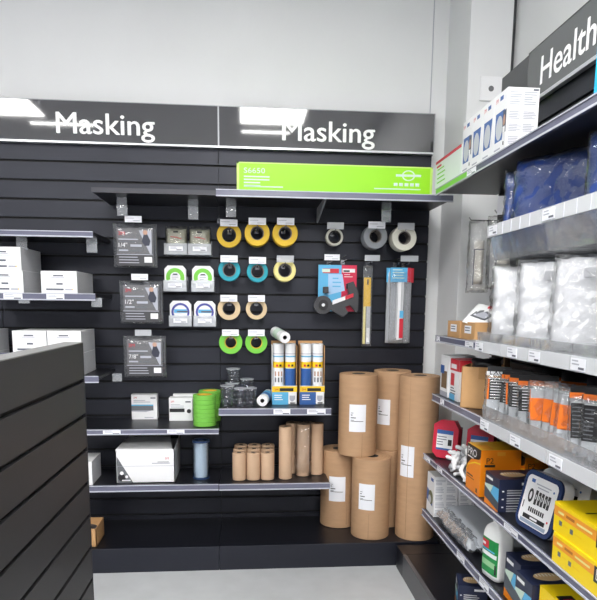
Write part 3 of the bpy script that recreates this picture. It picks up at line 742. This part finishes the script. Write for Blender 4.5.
for k in range(4):
    carton('mask_box',f'white and blue face mask box on the top right shelf, {nm[k]} of the four',  'box',(1.127,-.94-.113*k,1.959),(.116,.11,.212),WHITE,d_mask_face if k in (0,3) else d_mask,group=GM)
def d_redtop(f,l,tp,w,d,h):
    l.rect(0,h*.9,d,h,RED); l.lines(.03,h*.7,d*.4,4,.02,.006,TGREEN,3); l.rect(d*.05,h*.75,d*.25,h*.82,RED,.0008)
    tp.rect(0,0,.02,d,RED)
carton('bandage_box','low white box with a red top edge and green print, next to the corner column','box',(1.13,-.69,1.959),(.12,.36,.135),M('mint_white',(226,238,230),.4),d_redtop)
carton('cyan_box','bright cyan box on the top right shelf at the edge of the view','box',(1.13,-2.02,1.959),(.12,.24,.2),CYAN,lambda f,l,tp,w,d,h:l.rect(d*.2,h*.4,d*.8,h*.7,WHITE))

TCREAM2=M('rail_divider',(214,216,226),.4)
# --- clear bins with blue packs
def bin_(x0,x1,y0,y1,z0,h,label,tick=True,mat=CLEARM,squares=True,slope=.03,group=None,back=None,rz=None):
    lab_rail=True; rz=z0+h-.036 if rz is None else rz
    t=thing('storage_bin',label,'bin',(0,0,0),group=group)
    b=MB(); e=.003
    b.prism([(x0+slope,z0),(x0,z0+h),(x0+e,z0+h),(x0+slope+e,z0)],y1,y0,mat,'XZ')
    b.box(x0+slope,x1,y1,y0,z0,z0+e,mat)
    for yy in (y0,y1+e): b.prism([(x0+slope,z0),(x1,z0),(x1,z0+(back or h)),(x0+.06,z0+(back or h)),(x0,z0+h)],yy-e,yy,mat,'XZ')
    b.box(x1-e,x1,y1,y0,z0,z0+h,mat)
    b.build('bin_body',t)
    if lab_rail:
        b=MB(); b.box(x0-.004,x0+.002 if squares else x0,y1,y0,rz,rz+.042,CLEARH); n=max(1,int((y0-y1)/.12)) if squares else 0
        for i in range(1,2*n): yy=y0-(y0-y1)*i/(2*n); b.box(x0-.0055,x0-.004,yy-.0015,yy+.0015,rz,rz+.04,TCREAM2)
        b.build('label_rail',t)
    if tick:
        m=ticket_mesh(.075,.033).build('ticket',t); m.location=(x0-.0058,y0-.02 if tick is True else tick,rz+.004); m.rotation_euler=(0,0,-PI/2)
    return t
GBIN='clear bins of the right-hand run'
for k,(y0,y1,l,tk) in enumerate(((-1.285,-1.70,'left clear bin holding the crinkled blue packs',True),(-1.705,-2.12,'right clear bin holding the blue pack at the edge of the view',-1.72))):
    bin_(1.045,1.352,y0,y1,1.575,.118,l,tick=tk,group=GBIN,mat=BINC)
GBL='crinkled blue garment packs'
def bluep(x,y,z,w,h,th,rz,lab,seed):
    t=thing('blue_garment_pack',lab,'garment pack',(x,y,z),rz,group=GBL)
    MB().pillow(w,h,th,BLUEBAG,(0,0,h/2),.008,18,16,seed=seed,pw=6).build('garment',t)
    MB().pillow(w+.008,h+.008,th+.006,BAGCLR,(0,0,h/2),.009,18,16,seed=seed+9,pw=6).build('film',t)
bluep(1.16,-1.312,1.61,.13,.28,.04,math.radians(-12),'narrow crinkled blue pack, leftmost in the clear bins',2)
bluep(1.19,-1.525,1.60,.36,.31,.09,math.radians(-62),'large crinkled blue pack behind the clear bin rail',3)
bluep(1.2,-1.90,1.61,.26,.29,.09,math.radians(-60),'blue pack at the far right edge of the view',4)

# --- hanging bags beside column
GHB='clear bags hanging by the column'
def hangbag(x,y,z,w,h,lab,seed,tagred=False):
    t=thing('hanging_bag',lab,'bag',(x,y,z),math.radians(-25),group=GHB)
    MB().pillow(w,h,.05,BAGCLR,(0,0,-h/2),.006,10,16,seed=seed,pw=6).build('bag_film',t)
    MB().pillow(w*.45,h*.6,.025,M('ivory_mask_stack',(226,222,214),.6,bump=.4,bscale=20),(0,0,-h*.58),.003,8,10,seed=seed,pw=6).build('contents',t)
    b=MB(); b.box(-w*.2,-w*.2+.004,-.03,-.026,-h*.9,-h*.4,INK); b.box(-w*.2,w*.25,-.03,-.026,-h*.41,-h*.4,INK); b.build('seam_line',t)
    if tagred:
        m=MB().box(-.03,.03,-.035,-.033,-.0,.075,TICKET); m.add([(.0,-.036,.015),(.025,-.036,.02),(.03,-.036,.035),(.005,-.036,.03)],[(0,1,2,3)],RED); m.build('tag',t)
hangbag(1.235,-.70,1.80,.10,.33,'slim clear bag of folded ivory masks hanging beside the column',4)
hangbag(1.225,-1.0,1.78,.13,.30,'crumpled clear bag with a red-marked tag hanging left of the blue packs',6,True)
for x,y,z,l in ((1.235,-.70,1.80,'far'),(1.225,-1.0,1.79,'near')):
    t=thing('display_hook',f'{"far" if l=="far" else "near"} wire hook carrying the clear bags by the column','hook',(XR,y,z),-PI/2,group='hooks of the right-hand run')
    MB().tube([(0,.002,0),(0,-.17,0),(0,-.18,.012)],.0026,WIRE).build('rod',t)
    MB().box(-.012,.012,-.004,.004,-.012,.014,WIRE).build('clip',t)

# --- S2 shelf: small cartons, glove packet, garment bags in bins
def d_ct(f,l,tp,w,d,h):
    l.rect(d*.25,h*.35,d*.75,h*.8,TICKET); l.lines(d*.3,h*.7,d*.35,2,h*.15,h*.06,INK,2,.0008)
carton('small_tan_carton','small tan carton with a white label, the one nearer the column','box',(1.15,-.85,1.265),(.14,.165,.073),CARTON,d_ct,group='small tan cartons')
carton('small_tan_carton','small tan carton with a white label, the one nearer the garment bags','box',(1.15,-1.03,1.265),(.14,.16,.073),CARTON,d_ct,group='small tan cartons')
t=thing('glove_packet','white packet with a grey glove picture lying on the tan cartons','packet',(1.16,-.99,1.365),rot=(math.radians(-62),math.radians(12),math.radians(-40)))
MB().pillow(.12,.17,.03,WHITEG,(0,0,0),.003,10,10,seed=2,pw=6).build('packet_body',t)
b=MB(); f=Face(b,(-.05,-.0165,-.08),(1,0,0),(0,0,1)); f.poly([(.01,.03),(.08,.02),(.095,.07),(.05,.1),(.02,.08)],GRYP); f.poly([(.02,.04),(.075,.03),(.08,.065),(.05,.085)],INKL,.001); f.rect(.05,.115,.08,.14,RED); b.build('print',t)
t=thing('plastic_scoop_tray','small frosted tray lying at the end of the tan cartons','tray',(1.09,-1.17,1.265))
b=MB(); b.prism([(-.03,0),(.1,0),(.1,.05),(.095,.05),(.09,.004),(-.03,.004)],-.06,.06,CLEARH,'XZ'); b.prism([(-.03,0),(-.028,.02),(.09,.05),(.09,.0)],-.06,-.057,CLEARH,'XZ'); b.build('tray_body',t)
for k,(y0,y1) in enumerate(((-1.24,-1.475),(-1.48,-1.69),(-1.695,-1.945),(-1.95,-2.25))):
    bin_(1.04,1.33,y0,y1,1.267,.04,f'frosted bin under the white garment bags, {["first","second","third","fourth"][k]} from the column',mat=BINC,squares=False,rz=1.232,group='frosted bins of white garments',slope=.004,tick=(y0-.005 if k!=1 else y0-.06),back=.04)
GW='white garment bags in frosted bins'
def gb(x,y,w,h,th,rz,lab,seed,z=1.272):
    t=thing('white_garment_bag',lab,'garment bag',(x,y,z),math.radians(rz),group=GW,rot=(math.radians(-3),0,math.radians(rz)))
    MB().pillow(w,h,th,WHBAG,(0,0,h/2),.007,14,18,seed=seed,pw=6).build('garment',t)
    MB().pillow(w+.02,h+.02,th+.008,BAGCLR,(0,0,h/2),.008,14,18,seed=seed+5,pw=6).build('bag_film',t)
    m=MB().box(-.02,.02,-th/2-.008,-th/2-.006,h*.78,h*.88,M('sticker_grey',(205,206,212),.4)); m.build('sticker',t)
gb(1.165,-1.36,.23,.28,.09,-35,'leftmost white garment bag beside the tan cartons',1)
gb(1.16,-1.575,.22,.28,.08,-40,'white garment bag second from the left',2)
gb(1.23,-1.66,.10,.28,.05,-20,'thin white garment bag squeezed behind the second one',7)
gb(1.28,-1.45,.12,.28,.03,-40,'thin white garment bag behind the leftmost one',11)
gb(1.285,-1.87,.12,.28,.03,-40,'thin white garment bag behind the smooth wide one',12)
gb(1.17,-1.80,.23,.28,.06,-48,'smooth wide white garment bag, third from the left',3)
gb(1.16,-2.06,.18,.28,.07,-45,'white garment bag at the right edge of the view',4)

# --- S3 shelf: boxes, carton, gloves
def d_goggle(f,l,tp,w,d,h):
    l.rect(d*.15,h*.2,d*.85,h*.62,M('photo_brown',(120,96,70),.5)); l.rect(0,h*.55,d*.5,h*.75,BLUE,.0008); l.rect(0,0,d,h*.12,INKL)
    f.lines(.01,h*.8,w*.6,8,.015,.005,INKL,2)
carton('goggle_box','white box with a brown and blue picture at the column end of the glove shelf','box',(1.15,-.735,.979),(.13,.11,.195),WHITE,d_goggle)
def d_redb(f,l,tp,w,d,h):
    l.rect(0,h*.72,d,h,RED); l.rect(d*.1,h*.77,d*.7,h*.88,WHITE,.0008); l.rect(0,0,d*.6,h*.14,LBLUE); l.rect(d*.1,h*.35,d*.5,h*.65,RED,.0008); l.lines(d*.1,h*.3,d*.6,3,.012,.005,INK,1)
    f.rect(0,h*.72,w,h,RED); tp.rect(0,0,w,d,RED)
carton('red_topped_box','white box with a red top band and blue foot, behind the tan carton','box',(1.16,-.865,.979),(.14,.12,.187),WHITE,d_redb)
t=thing('open_tan_box','upright tan corrugated box with tape and raised flap on the glove shelf','box',(1.165,-1.04,.979),math.radians(-32))
b=MB(); w,d,h=.17,.16,.175
b.box(-w/2,w/2,-d/2,-d/2+.004,0,h,CARTON); b.box(-w/2,w/2,d/2-.004,d/2,0,h,CARTON); b.box(-w/2,-w/2+.004,-d/2,d/2,0,h,CARTON); b.box(w/2-.004,w/2,-d/2,d/2,0,h,CARTON); b.box(-w/2,w/2,-d/2,d/2,0,.004,CARTON); b.build('box_body',t)
MB().box(w/2-.004,w/2,-d/2,d/2,h,h+.05,CARTON).build('flap',t)
b=MB(); b.box(-.015,.015,-d/2-.001,-d/2,h-.05,h,M('tape_tan_clear',(176,132,84),.3)); b.build('packing_tape',t)
MB().pillow(.12,.06,.09,BLK2,(0,0,h+.0),.006,8,8).build('dark_contents',t)

for k,(y0,y1) in enumerate(((-1.33,-1.58),(-1.585,-1.85),(-1.855,-2.2))):
    bin_(1.04,1.33,y0,y1,.98,.055,f'frosted bin under the glove packs, {["nearest the tan box","middle one","nearest the viewer"][k]}',mat=BINC,squares=False,rz=.942,group='frosted bins of gloves',slope=.004,tick=y0-(.01 if k==0 else .02),back=.055)
def glove(x,y,z,rz,tilt,kind,lab,seed,h=.2,w=.09):
    t=thing('glove_pack',lab,'gloves',(x,y,z),group='glove packs in frosted bins',rot=(math.radians(tilt),math.radians(seed%3-1)*3,math.radians(rz)))
    hd=MB()
    hd.box(-w/2,w/2,-.003,.003,h*.93,h*1.13,BLK2); hd.box(-w/2-.001,w/2+.001,-.0042,.0042,h*.93,h*1.02,ORG2 if kind!='w' else WHITE)
    if kind=='w':
        f=Face(hd,(-w/2,-.0045,h*.9),(1,0,0),(0,0,1)); f.text('LXO',.01,h*.05,.02,BLK2)
    if kind!='o': hd.build('header_card',t)
    # glove body: palm with four fingers pointing down and a thumb
    def G(pts,y0,y1,m,n): 
        q=MB().prism(pts,y0,y1,m,'XZ').build(n,t,.005); return q
    W=w*.44
    pts=[(-W,h*.88),(W,h*.88),(W,h*.35)]
    for i in range(4):
        xr=W-(i*2*W/4); xl=W-((i+1)*2*W/4); dz=[.08,.02,.0,.05][i]*h
        pts+=[(xr-.001,dz+h*.08),(xr-.004,dz),(xl+.004,dz),(xl+.001,dz+h*.08)]
        if i<3: pts+=[(xl,h*.3)]
    pts+=[(-W,h*.35)]
    G(pts,-.011,.011,GLOVEG,'glove')
    b=MB()
    if kind in('b','w'):
        b.box(-W*1.02,W*1.02,-.0135,.0135,h*.42,h*.86,BLK2)
        f=Face(b,(-W,-.0137,h*.42),(1,0,0),(0,0,1))
        for i in range(7): f.poly([(W*.3,h*(.03+.06*i)),(W*1.8,h*(.035+.06*i)),(W*1.8,h*(.055+.06*i)),(W*.3,h*(.05+.06*i))],WHITE)
        if seed%2: f.rect(0,0,W*.18,h*.44,ORG2)
    elif kind=='r':
        b.box(-W*1.02,W*1.02,-.0135,.0135,h*.3,h*.86,BLK2); f=Face(b,(-W,-.0137,h*.3),(1,0,0),(0,0,1))
        f.rect(W*1.2,0,W*1.7,h*.56,M('coral_stripe',(232,96,70),.5))
        for i in range(8): f.rect(W*.1,h*(.03+.065*i),W*.8,h*(.05+.065*i),GRYP)
    else:
        b.box(-W*1.05,W*1.05,-.0145,.0145,h*.32,h*.72,ORG2)
    b.build('cuff_band',t,.003 if kind=='o' else 0)
    MB().pillow(w+.012,h*1.02,.028,BAGCLR,(0,0,h*.5),.004,8,12,seed=seed,pw=6).build('bag_film',t)
glove(1.085,-1.36,.985,-30,-4,'w','black and white striped glove pack leaning at the tan box end',1,.175,.085)
GO=['second','third','fourth','fifth','sixth','seventh']
for k in range(6):
    glove(1.105+.012*(k%2),-1.435-.043*k,.985,-47+2*(k%2),[1,0,1,0,-1,0][k],'b',f'glove pack with black stripe panel and orange card, {GO[k]} counted from the tan box',k+2,.17+.006*(k%2))
glove(1.105,-1.70,.985,-40,3,'o','glove pack with an orange cuff band, first of the orange ones',6,.185)
glove(1.11,-1.755,.985,-58,-2,'o','glove pack with an orange cuff band, second of the orange ones',7,.185)
glove(1.11,-1.805,.985,-56,0,'o','glove pack with an orange cuff band, third of the orange ones',8,.18)
glove(1.105,-1.865,.985,-35,-2,'o','glove pack with the widest orange cuff band, right of the orange ones',8,.185,.1)
glove(1.105,-1.94,.985,-42,2,'r','glove pack with black and coral stripes near the edge of the view',9,.18,.08)
glove(1.105,-1.99,.985,-45,0,'r','glove pack with black and coral stripes cut by the edge of the view',10,.18,.08)
for x,y,rz,l in ((1.26,-1.46,-40,'black and orange folded pack lying behind the leftmost gloves'),(1.26,-1.6,-50,'black and orange folded pack behind the middle gloves'),(1.26,-1.76,-50,'black and orange folded pack behind the orange cuffed gloves')):
    t=thing('folded_glove_pack',l,'gloves',(x,y,.986),math.radians(rz),group='glove packs standing at the rear')
    MB().pillow(.11,.2,.035,BLK2,(0,0,.1),.004,8,8,seed=3,pw=6).build('glove',t)
    b=MB().box(-.056,.056,-.022,-.018,.12,.17,ORG2); b.build('card',t)

# --- S4 shelf
def redcase(x,y,rz,lab,tilt=6):
    t=thing('red_case',lab,'case',(x,y,.655),group='red plastic cases',rot=(math.radians(-tilt),0,math.radians(rz)))
    w,h=.13,.19; c=.026
    pts=[(-w/2+c,0),(w/2-c,0),(w/2,c),(w/2,h-c*1.6),(w/2-c,h),(-w/2+c*1.4,h),(-w/2,h-c),(-w/2,c)]
    MB().prism(pts,-.022,.022,REDP,'XZ').build('case_shell',t,.006)
    b=MB(); f=Face(b,(-.05,-.0225,.04),(1,0,0),(0,0,1)); f.rect(.005,0,.09,.1,WHITE); f.rect(.005,.08,.09,.1,BLUE,.0008); f.rect(.005,0,.09,.01,BLUE,.0008); f.lines(.008,.068,.05,4,.013,.004,INK,2,.0008); f.rect(.065,.025,.085,.055,BLK2,.0008); b.build('label',t)
    MB().box(-.06,.06,.022,.05,.02,h-.03,M('grey_case_back',(132,130,138),.35)).build('grey_back',t,.006)
redcase(1.135,-.66,-42,'front red plastic case with a white and blue label')
redcase(1.255,-.80,-42,'rear red plastic case behind the crumpled white straps')
t=thing('strap_bundle','crumpled bundle of white elastic straps beside the orange box','straps',(1.125,-.985,.653))
b=MB(); rr=random.Random(11)
for k in range(54):
    p=Vector((rr.uniform(-.04,.05),rr.uniform(-.1,.1),rr.uniform(.01,.1))); path=[p]
    d=Vector((rr.uniform(-1,1),rr.uniform(-1,1),rr.uniform(-.6,.6))).normalized()
    for i in range(4):
        d=(d+Vector((rr.uniform(-.8,.8),rr.uniform(-.8,.8),rr.uniform(-.5,.5)))).normalized(); p=p+d*.025
        p.z=max(.009,min(.135,p.z)); p.x=max(-.055,min(.06,p.x)); p.y=max(-.12,min(.12,p.y)); path.append(p.copy())
    b.tube(path,.009,WHITE if k%4 else GREYC,6)
b.build('straps',t)
def d_or(f,l,tp,w,d,h):
    f.text('P2',w*.14,h*.72,.022,BLK2); f.rect(w*.1,h*.64,w*.36,h*.69,BLK2); f.rect(w*.4,h*.88,w*.6,h*.96,ORBAND); f.rect(w*.1,h*.5,w*.8,h*.53,ORBAND); f.lines(w*.1,h*.4,w*.6,4,.014,.004,ORBAND,3)
    l.poly([(0,h*.5),(0,h),(d,h),(d,h*.86),(d*.9,h*.78),(d*.35,h*.7),(d*.1,h*.56)],BLK2); l.text('PRO',.012,h*.78,.03,WHITE,width=d*.62); l.rect(.01,h*.72,d*.5,h*.745,WHITE,.0009)
    l.poly([(0,h*.44),(d*.15,h*.56),(d*.6,h*.68),(d,h*.72),(d,h*.69),(d*.6,h*.65),(d*.15,h*.53),(0,h*.41)],YEL,.0009); l.rect(d*.06,h*.32,d*.5,h*.35,BLK2); l.rect(d*.06,h*.27,d*.6,h*.285,BLK2); l.rect(d*.75,h*.05,d*.85,h*.14,BLK2)
    tp.rect(0,0,w,d,M('orange_top_yellow',(238,178,40),.3)); tp.rect(w*.1,d*.1,w*.35,d*.6,ORBAND,.0009)
carton('respirator_box','tall orange box with PRO on its dark corner, beside the straps','box',(1.15,-1.205,.653),(.165,.15,.19),ORANGE,d_or)
carton('respirator_box','second orange box, to the right of the PRO one and behind the dark boxes','box',(1.285,-1.23,.653),(.095,.15,.165),ORANGE,d_or)
def d_dk(f,l,tp,w,d,h):
    tp.disc(w*.5,d*.5,w*.3,TAN,n=28,ry=d*.26)
    for i in range(7): tp.rect(w*(.27+.07*i),d*.52,w*(.30+.07*i),d*.68,M('oval_white',(245,238,225),.5),.0009)
    f.rect(w*.55,h*.82,w*.9,h*.9,WHITE); 
    for k in range(3): f.rect(w*.08,h*(.62-.24*k),w*.13,h*(.66-.24*k),WHITE); f.lines(w*.2,h*(.68-.24*k),w*.65,3,.009,.004,GREYC,3+k)
    l.rect(d*.08,h*.82,d*.55,h*.9,WHITE); l.rect(0,0,d,h*.45,ORANGE); l.poly([(0,h*.2),(d,h*.05),(d,h*.3),(0,h*.55)],M('car_grey',(70,80,90),.3),.0009); l.poly([(d*.4,h*.35),(d,h*.3),(d,h*.72),(d*.6,h*.7)],LBLUE,.0008); l.poly([(0,h*.5),(d*.4,h*.4),(d*.6,h*.7),(0,h*.62)],PALEG,.0007)
GDK='dark navy boxes with tan ovals'
DK=[carton('dust_mask_box','dark navy box with a tan oval on top, front one beside the orange PRO box','box',(1.145,-1.40,.653),(.155,.13,.125),NAVY,d_dk,group=GDK),
carton('dust_mask_box','dark navy box with a tan oval on top, rear right one behind the rounded cases','box',(1.291,-1.40,.653),(.13,.14,.125),NAVY,d_dk,group=GDK),
carton('dust_mask_box','dark navy box with a tan oval on the lowest shelf, behind the white bottle','box',(1.16,-1.585,.361),(.155,.12,.165),NAVY,d_dk,group=GDK),
carton('dust_mask_box','dark navy box with a tan oval on the lowest shelf, next to the yellow box','box',(1.145,-1.715,.361),(.165,.12,.155),NAVY,d_dk,group=GDK),
carton('dust_mask_box','dark navy box with a tan oval standing on the black base deck','box',(1.105,-1.16,.124),(.12,.12,.12),NAVY,d_dk,group=GDK,rz=math.radians(-15))]
def rcase(x,y,z,rz,lab,rim,tilt=-8,w=.2,h=.2,z0=.655):
    t=thing('rounded_pack',lab,'pack',(x,y,z0),group='rounded navy and white packs',rot=(math.radians(tilt),0,math.radians(rz)))
    def rr_(w,h,r,oz=0):
        pts=[]
        for cx,cz,a0 in ((w/2-r,r,-PI/2),(w/2-r,h-r,0),(-w/2+r,h-r,PI/2),(-w/2+r,r,PI)):
            for i in range(7): a=a0+PI/2*i/6; pts.append((cx+r*math.cos(a),cz+r*math.sin(a)+oz))
        return pts
    MB().prism(rr_(w,h,.035),.005,.042,WHITEG,'XZ').build('white_tray',t,.003)
    MB().prism(rr_(w,h,.035),-.004,.005,rim,'XZ').build('rim',t,.003)
    b=MB(); f=Face(b,(0,-.0045,0),(1,0,0),(0,0,1)); f.poly([(u*.84,v*.84+h*.08) for u,v in rr_(w,h,.025)],WHITE)
    f.rect(-.06,.035,.06,.05,BLK2,.0008); f.rect(-.07,.019,.07,.032,M('strip_grey',(150,165,185),.4),.0008); f.rect(-.02,.039,.02,.046,WHITE,.001)
    f.disc(-.045,.115,.014,BLK2,.0008,ry=.024); f.disc(-.045,.115,.006,WHITE,.001,ry=.014)
    for i,(u,hh) in enumerate(((-.022,.05),(-.004,.045),(.012,.045),(.03,.042),(.046,.045))): f.rect(u,.115-hh/2,u+.013,.115+hh/2,BLK2,.0008); f.rect(u+.004,.11,u+.008,.125,WHITE,.001)
    for i in range(8): f.rect(-.04+i*.011,.062,-.032+i*.011,.078,BLK2,.0008)
    f.rect(-.06,.16,-.04,.172,BLUE,.0008); f.rect(-.03,.158,.05,.162,INKL,.0008); f.rect(-.02,.148,.04,.152,INKL,.0008); f.disc(.07,.055,.004,RED,.0008); f.disc(.065,.155,.004,BLUE,.0008); f.rect(-.075,.065,-.07,.09,BLK2,.0008)
    b.build('label',t); return t
NV=M('navy_plastic',(40,56,98),.25)
rcase(1.10,-1.665,.65,-82,'front rounded pack with navy rim and white face, standing before the yellow boxes',NV,w=.2,h=.2,tilt=-13)
rcase(1.18,-1.67,.65,-68,'middle rounded pack with a white rim behind the front navy one',WHITEG,h=.205,tilt=-13)
rcase(1.26,-1.68,.65,-66,'rearmost rounded pack with a navy rim behind the yellow boxes',NV,h=.215,tilt=-13)
def d_y(f,l,tp,w,d,h):
    l.rect(0,h*.56,d,h*.88,ORBAND); l.rect(d*.55,h*.40,d*.78,h*.9,BLK2,.0008)
    l.text('bob',d*.575,h*.5,.03,WHITE,.0011,width=d*.14); l.rect(d*.70,h*.52,d*.73,h*.66,RED,.0011)
    l.rect(d*.06,h*.68,d*.14,h*.76,TCREAM,.0008); l.rect(d*.17,h*.68,d*.28,h*.77,M('dark_orange_ink',(180,110,40),.5),.0008); l.rect(d*.31,h*.68,d*.5,h*.75,TCREAM,.0008)
    l.rect(d*.08,h*.3,d*.12,h*.46,GRYP); l.rect(d*.14,h*.35,d*.2,h*.4,YEL); l.rect(d*.23,h*.26,d*.27,h*.42,GRYP); l.rect(d*.29,h*.32,d*.38,h*.36,YEL)
    tp.rect(w*.1,d*.7,w*.22,d*.72,INKB); tp.rect(w*.14,d*.52,w*.26,d*.54,INKB); f.rect(w*.3,h*.4,w*.9,h*.9,BLK2)
GY='yellow boxes with orange bands'
for (x,y,z,l,h,w,dd) in ((1.20,-2.085,.653,'lower yellow box of the pair on the red case shelf',.088,.28,.40),(1.205,-2.075,.742,'upper yellow box of the pair on the red case shelf',.09,.28,.41)):
    carton('yellow_box',l,'box',(x,y,z),(w,dd,h),YELB,d_y,group=GY,rz=0)
def d_y2(f,l,tp,w,d,h):
    l.rect(0,h*.3,d,h*.7,ORBAND); tp.rect(w*.05,d*.2,w*.3,d*.8,BLK2); tp.rect(w*.1,d*.3,w*.25,d*.6,WHITE,.0009); tp.rect(w*.1,d*.62,w*.25,d*.74,RED,.0009)
carton('yellow_box','yellow box on the lowest right shelf, cut by the bottom of the view','box',(1.18,-1.99,.361),(.2,.4,.165),YELB,d_y2,group=GY)

# --- S5 shelf
def d_mk(f,l,tp,w,d,h):
    for k in range(5):
        f.lines(.006,h*(.93-.19*k),w*.42,4,.0075,.0032,INKL,2+k); f.lines(w*.52,h*(.93-.19*k),w*.42,4,.0075,.0032,INKL,12+k)
    l.poly([(0,h*.3),(d*.8,h*.22),(d*.8,h*.5),(0,h*.6)],BLUE); l.disc(d*.55,h*.42,d*.3,M('photo_olive',(110,112,80),.5),.0009,ry=h*.17); l.disc(d*.45,h*.36,d*.2,MASKG,.0012,ry=h*.1); l.rect(d*.5,h*.84,d*.85,h*.92,BLUE)
carton('respirator_carton','white printed carton at the column end of the lowest right shelf, front one','box',(1.135,-.635,.361),(.12,.12,.205),WHITE,d_mk,group='white printed cartons low on the right')
carton('respirator_carton','white printed carton at the column end of the lowest right shelf, next to the slatwall','box',(1.262,-.64,.361),(.12,.12,.195),WHITE,d_mk,group='white printed cartons low on the right')
t=thing('silver_pack','flat silver grey plastic pack lying on the lowest right shelf','pack',(1.225,-.965,.362),0)
b=MB().pillow(.25,.46,.08,SILV,(.01,0,.043),.0015,12,18,seed=4,plane='XY',pw=14); b.build('pack_body',t)
b=MB(); f=Face(b,(.02,-.12,.092),(1,0,0),(0,1,0)); f.rect(0,0,.05,.035,GREYC); b.build('sticker',t)
MB().pillow(.07,.45,.07,PACKFILM,(-.118,0,.036),.010,8,26,seed=8,plane='XY',pw=6).build('film',t)
MB().pillow(.09,.1,.06,BAGCLR,(.06,.17,.11),.012,8,8,seed=9,plane='XY').build('film_bunch',t)

t=thing('pump_bottle','white plastic bottle with a green and red label on the lowest right shelf','bottle',(1.113,-1.385,.361),math.radians(-80))
t.scale=(1.0,1.0,1.16)
def bottle_sec(w,d,z,n=32):
    return [(w*math.copysign(abs(math.cos(q))**.45,math.cos(q)),d*math.copysign(abs(math.sin(q))**.45,math.sin(q)),z) for q in (2*PI*i/n for i in range(n))]
prof=[(.044,.030,0),(.056,.038,.006),(.058,.040,.02),(.058,.040,.14),(.055,.038,.158),(.046,.034,.174),(.030,.026,.186),(.020,.020,.192),(.019,.019,.197)]
vs=[]; fs=[]; n=32
for p in prof: vs+=bottle_sec(*p)
for k in range(len(prof)-1):
    for i in range(n): fs.append((k*n+i,k*n+(i+1)%n,(k+1)*n+(i+1)%n,(k+1)*n+i))
fs.append(tuple(range(n-1,-1,-1)))
b=MB(); b.add(vs,fs,BOTTLE,True); b.build('bottle_body',t)
MB().cyl(.022,.197,.222,BOTTLE).build('cap',t,.002)
b=MB(); n=12; c0=-PI/2-.9; c1=-PI/2+.9
def sec(q,k=1.012): return (.058*k*math.copysign(abs(math.cos(q))**.45,math.cos(q)), .040*k*math.copysign(abs(math.sin(q))**.45,math.sin(q)))
def band(a0,a1,z0,z1,m,k):
    vs=[]
    for i in range(n+1):
        q=a0+(a1-a0)*i/n; x,y=sec(q,k); vs+=[(x,y,z0),(x,y,z1)]
    b.add(vs,[(2*i,2*i+2,2*i+3,2*i+1) for i in range(n)],m,True)
band(c0,c1,.022,.14,GREENL,1.012); band(c0+.1,c0+.9,.105,.132,RED,1.02); band(c0+.25,c0+.8,.113,.122,WHITE,1.026); band(c0+.15,c1-.2,.080,.094,WHITE,1.02); band(c0+.2,c1-.5,.098,.103,LBLUE,1.02); band(c0+.2,c1-.4,.045,.065,M('pale_leaf',(150,200,150),.4),1.02); band(c1-.45,c1-.2,.028,.06,BLK2,1.02)
b.build('label',t)

# ------------------------------------------------------------------ lights
def light(x,y,w,h,name,lab,e=16):
    t=thing(name,lab,'ceiling light',(x,y,H-.002))
    MB().box(-w/2-.02,w/2+.02,-h/2-.02,h/2+.02,-.03,0,ALU).build('housing',t)
    MB().box(-w/2,w/2,-h/2,h/2,-.034,-.03,M('lit_diffuser',(255,254,250),.5,emit=e)).build('diffuser',t)
for i,(x,y,l) in enumerate(((.42,-2.85,'rectangular ceiling light in front of the right Masking sign'),(-2.2,-2.85,'rectangular ceiling light in front of the left Masking sign'),(.42,-5.6,'unseen rectangular fill light added at the rear right of the shop'),(-2.2,-5.6,'unseen rectangular fill light added at the rear left of the shop'))):  # the rear pair is added fill behind the camera
    light(x,y,.64 if y>-4 else 1.2,.84 if y>-4 else 1.6,'ceiling_or_fill_light',l)
light(.37,-3.59,.52,.06,'tube_or_fill_light','slim ceiling tube light behind the right rectangular light')
light(-1.78,-3.54,.66,.06,'tube_or_fill_light','slim ceiling tube light behind the left rectangular light')
light(.1,-2.0,1.6,.3,'tube_or_fill_light','unseen wide fill light strip added nearest the back wall',e=14)  # fill strip added out of view to brighten the corner column

W=bpy.data.worlds.new('world'); SC.world=W; W.use_nodes=True
W.node_tree.nodes['Background'].inputs[0].default_value=(.9,.93,1,1); W.node_tree.nodes['Background'].inputs[1].default_value=.6
SC.view_settings.view_transform='Standard'; SC.view_settings.look='None'; SC.view_settings.exposure=.55; SC.view_settings.gamma=1
SC.view_settings.use_curve_mapping=False
SC.cycles.transparent_max_bounces=20
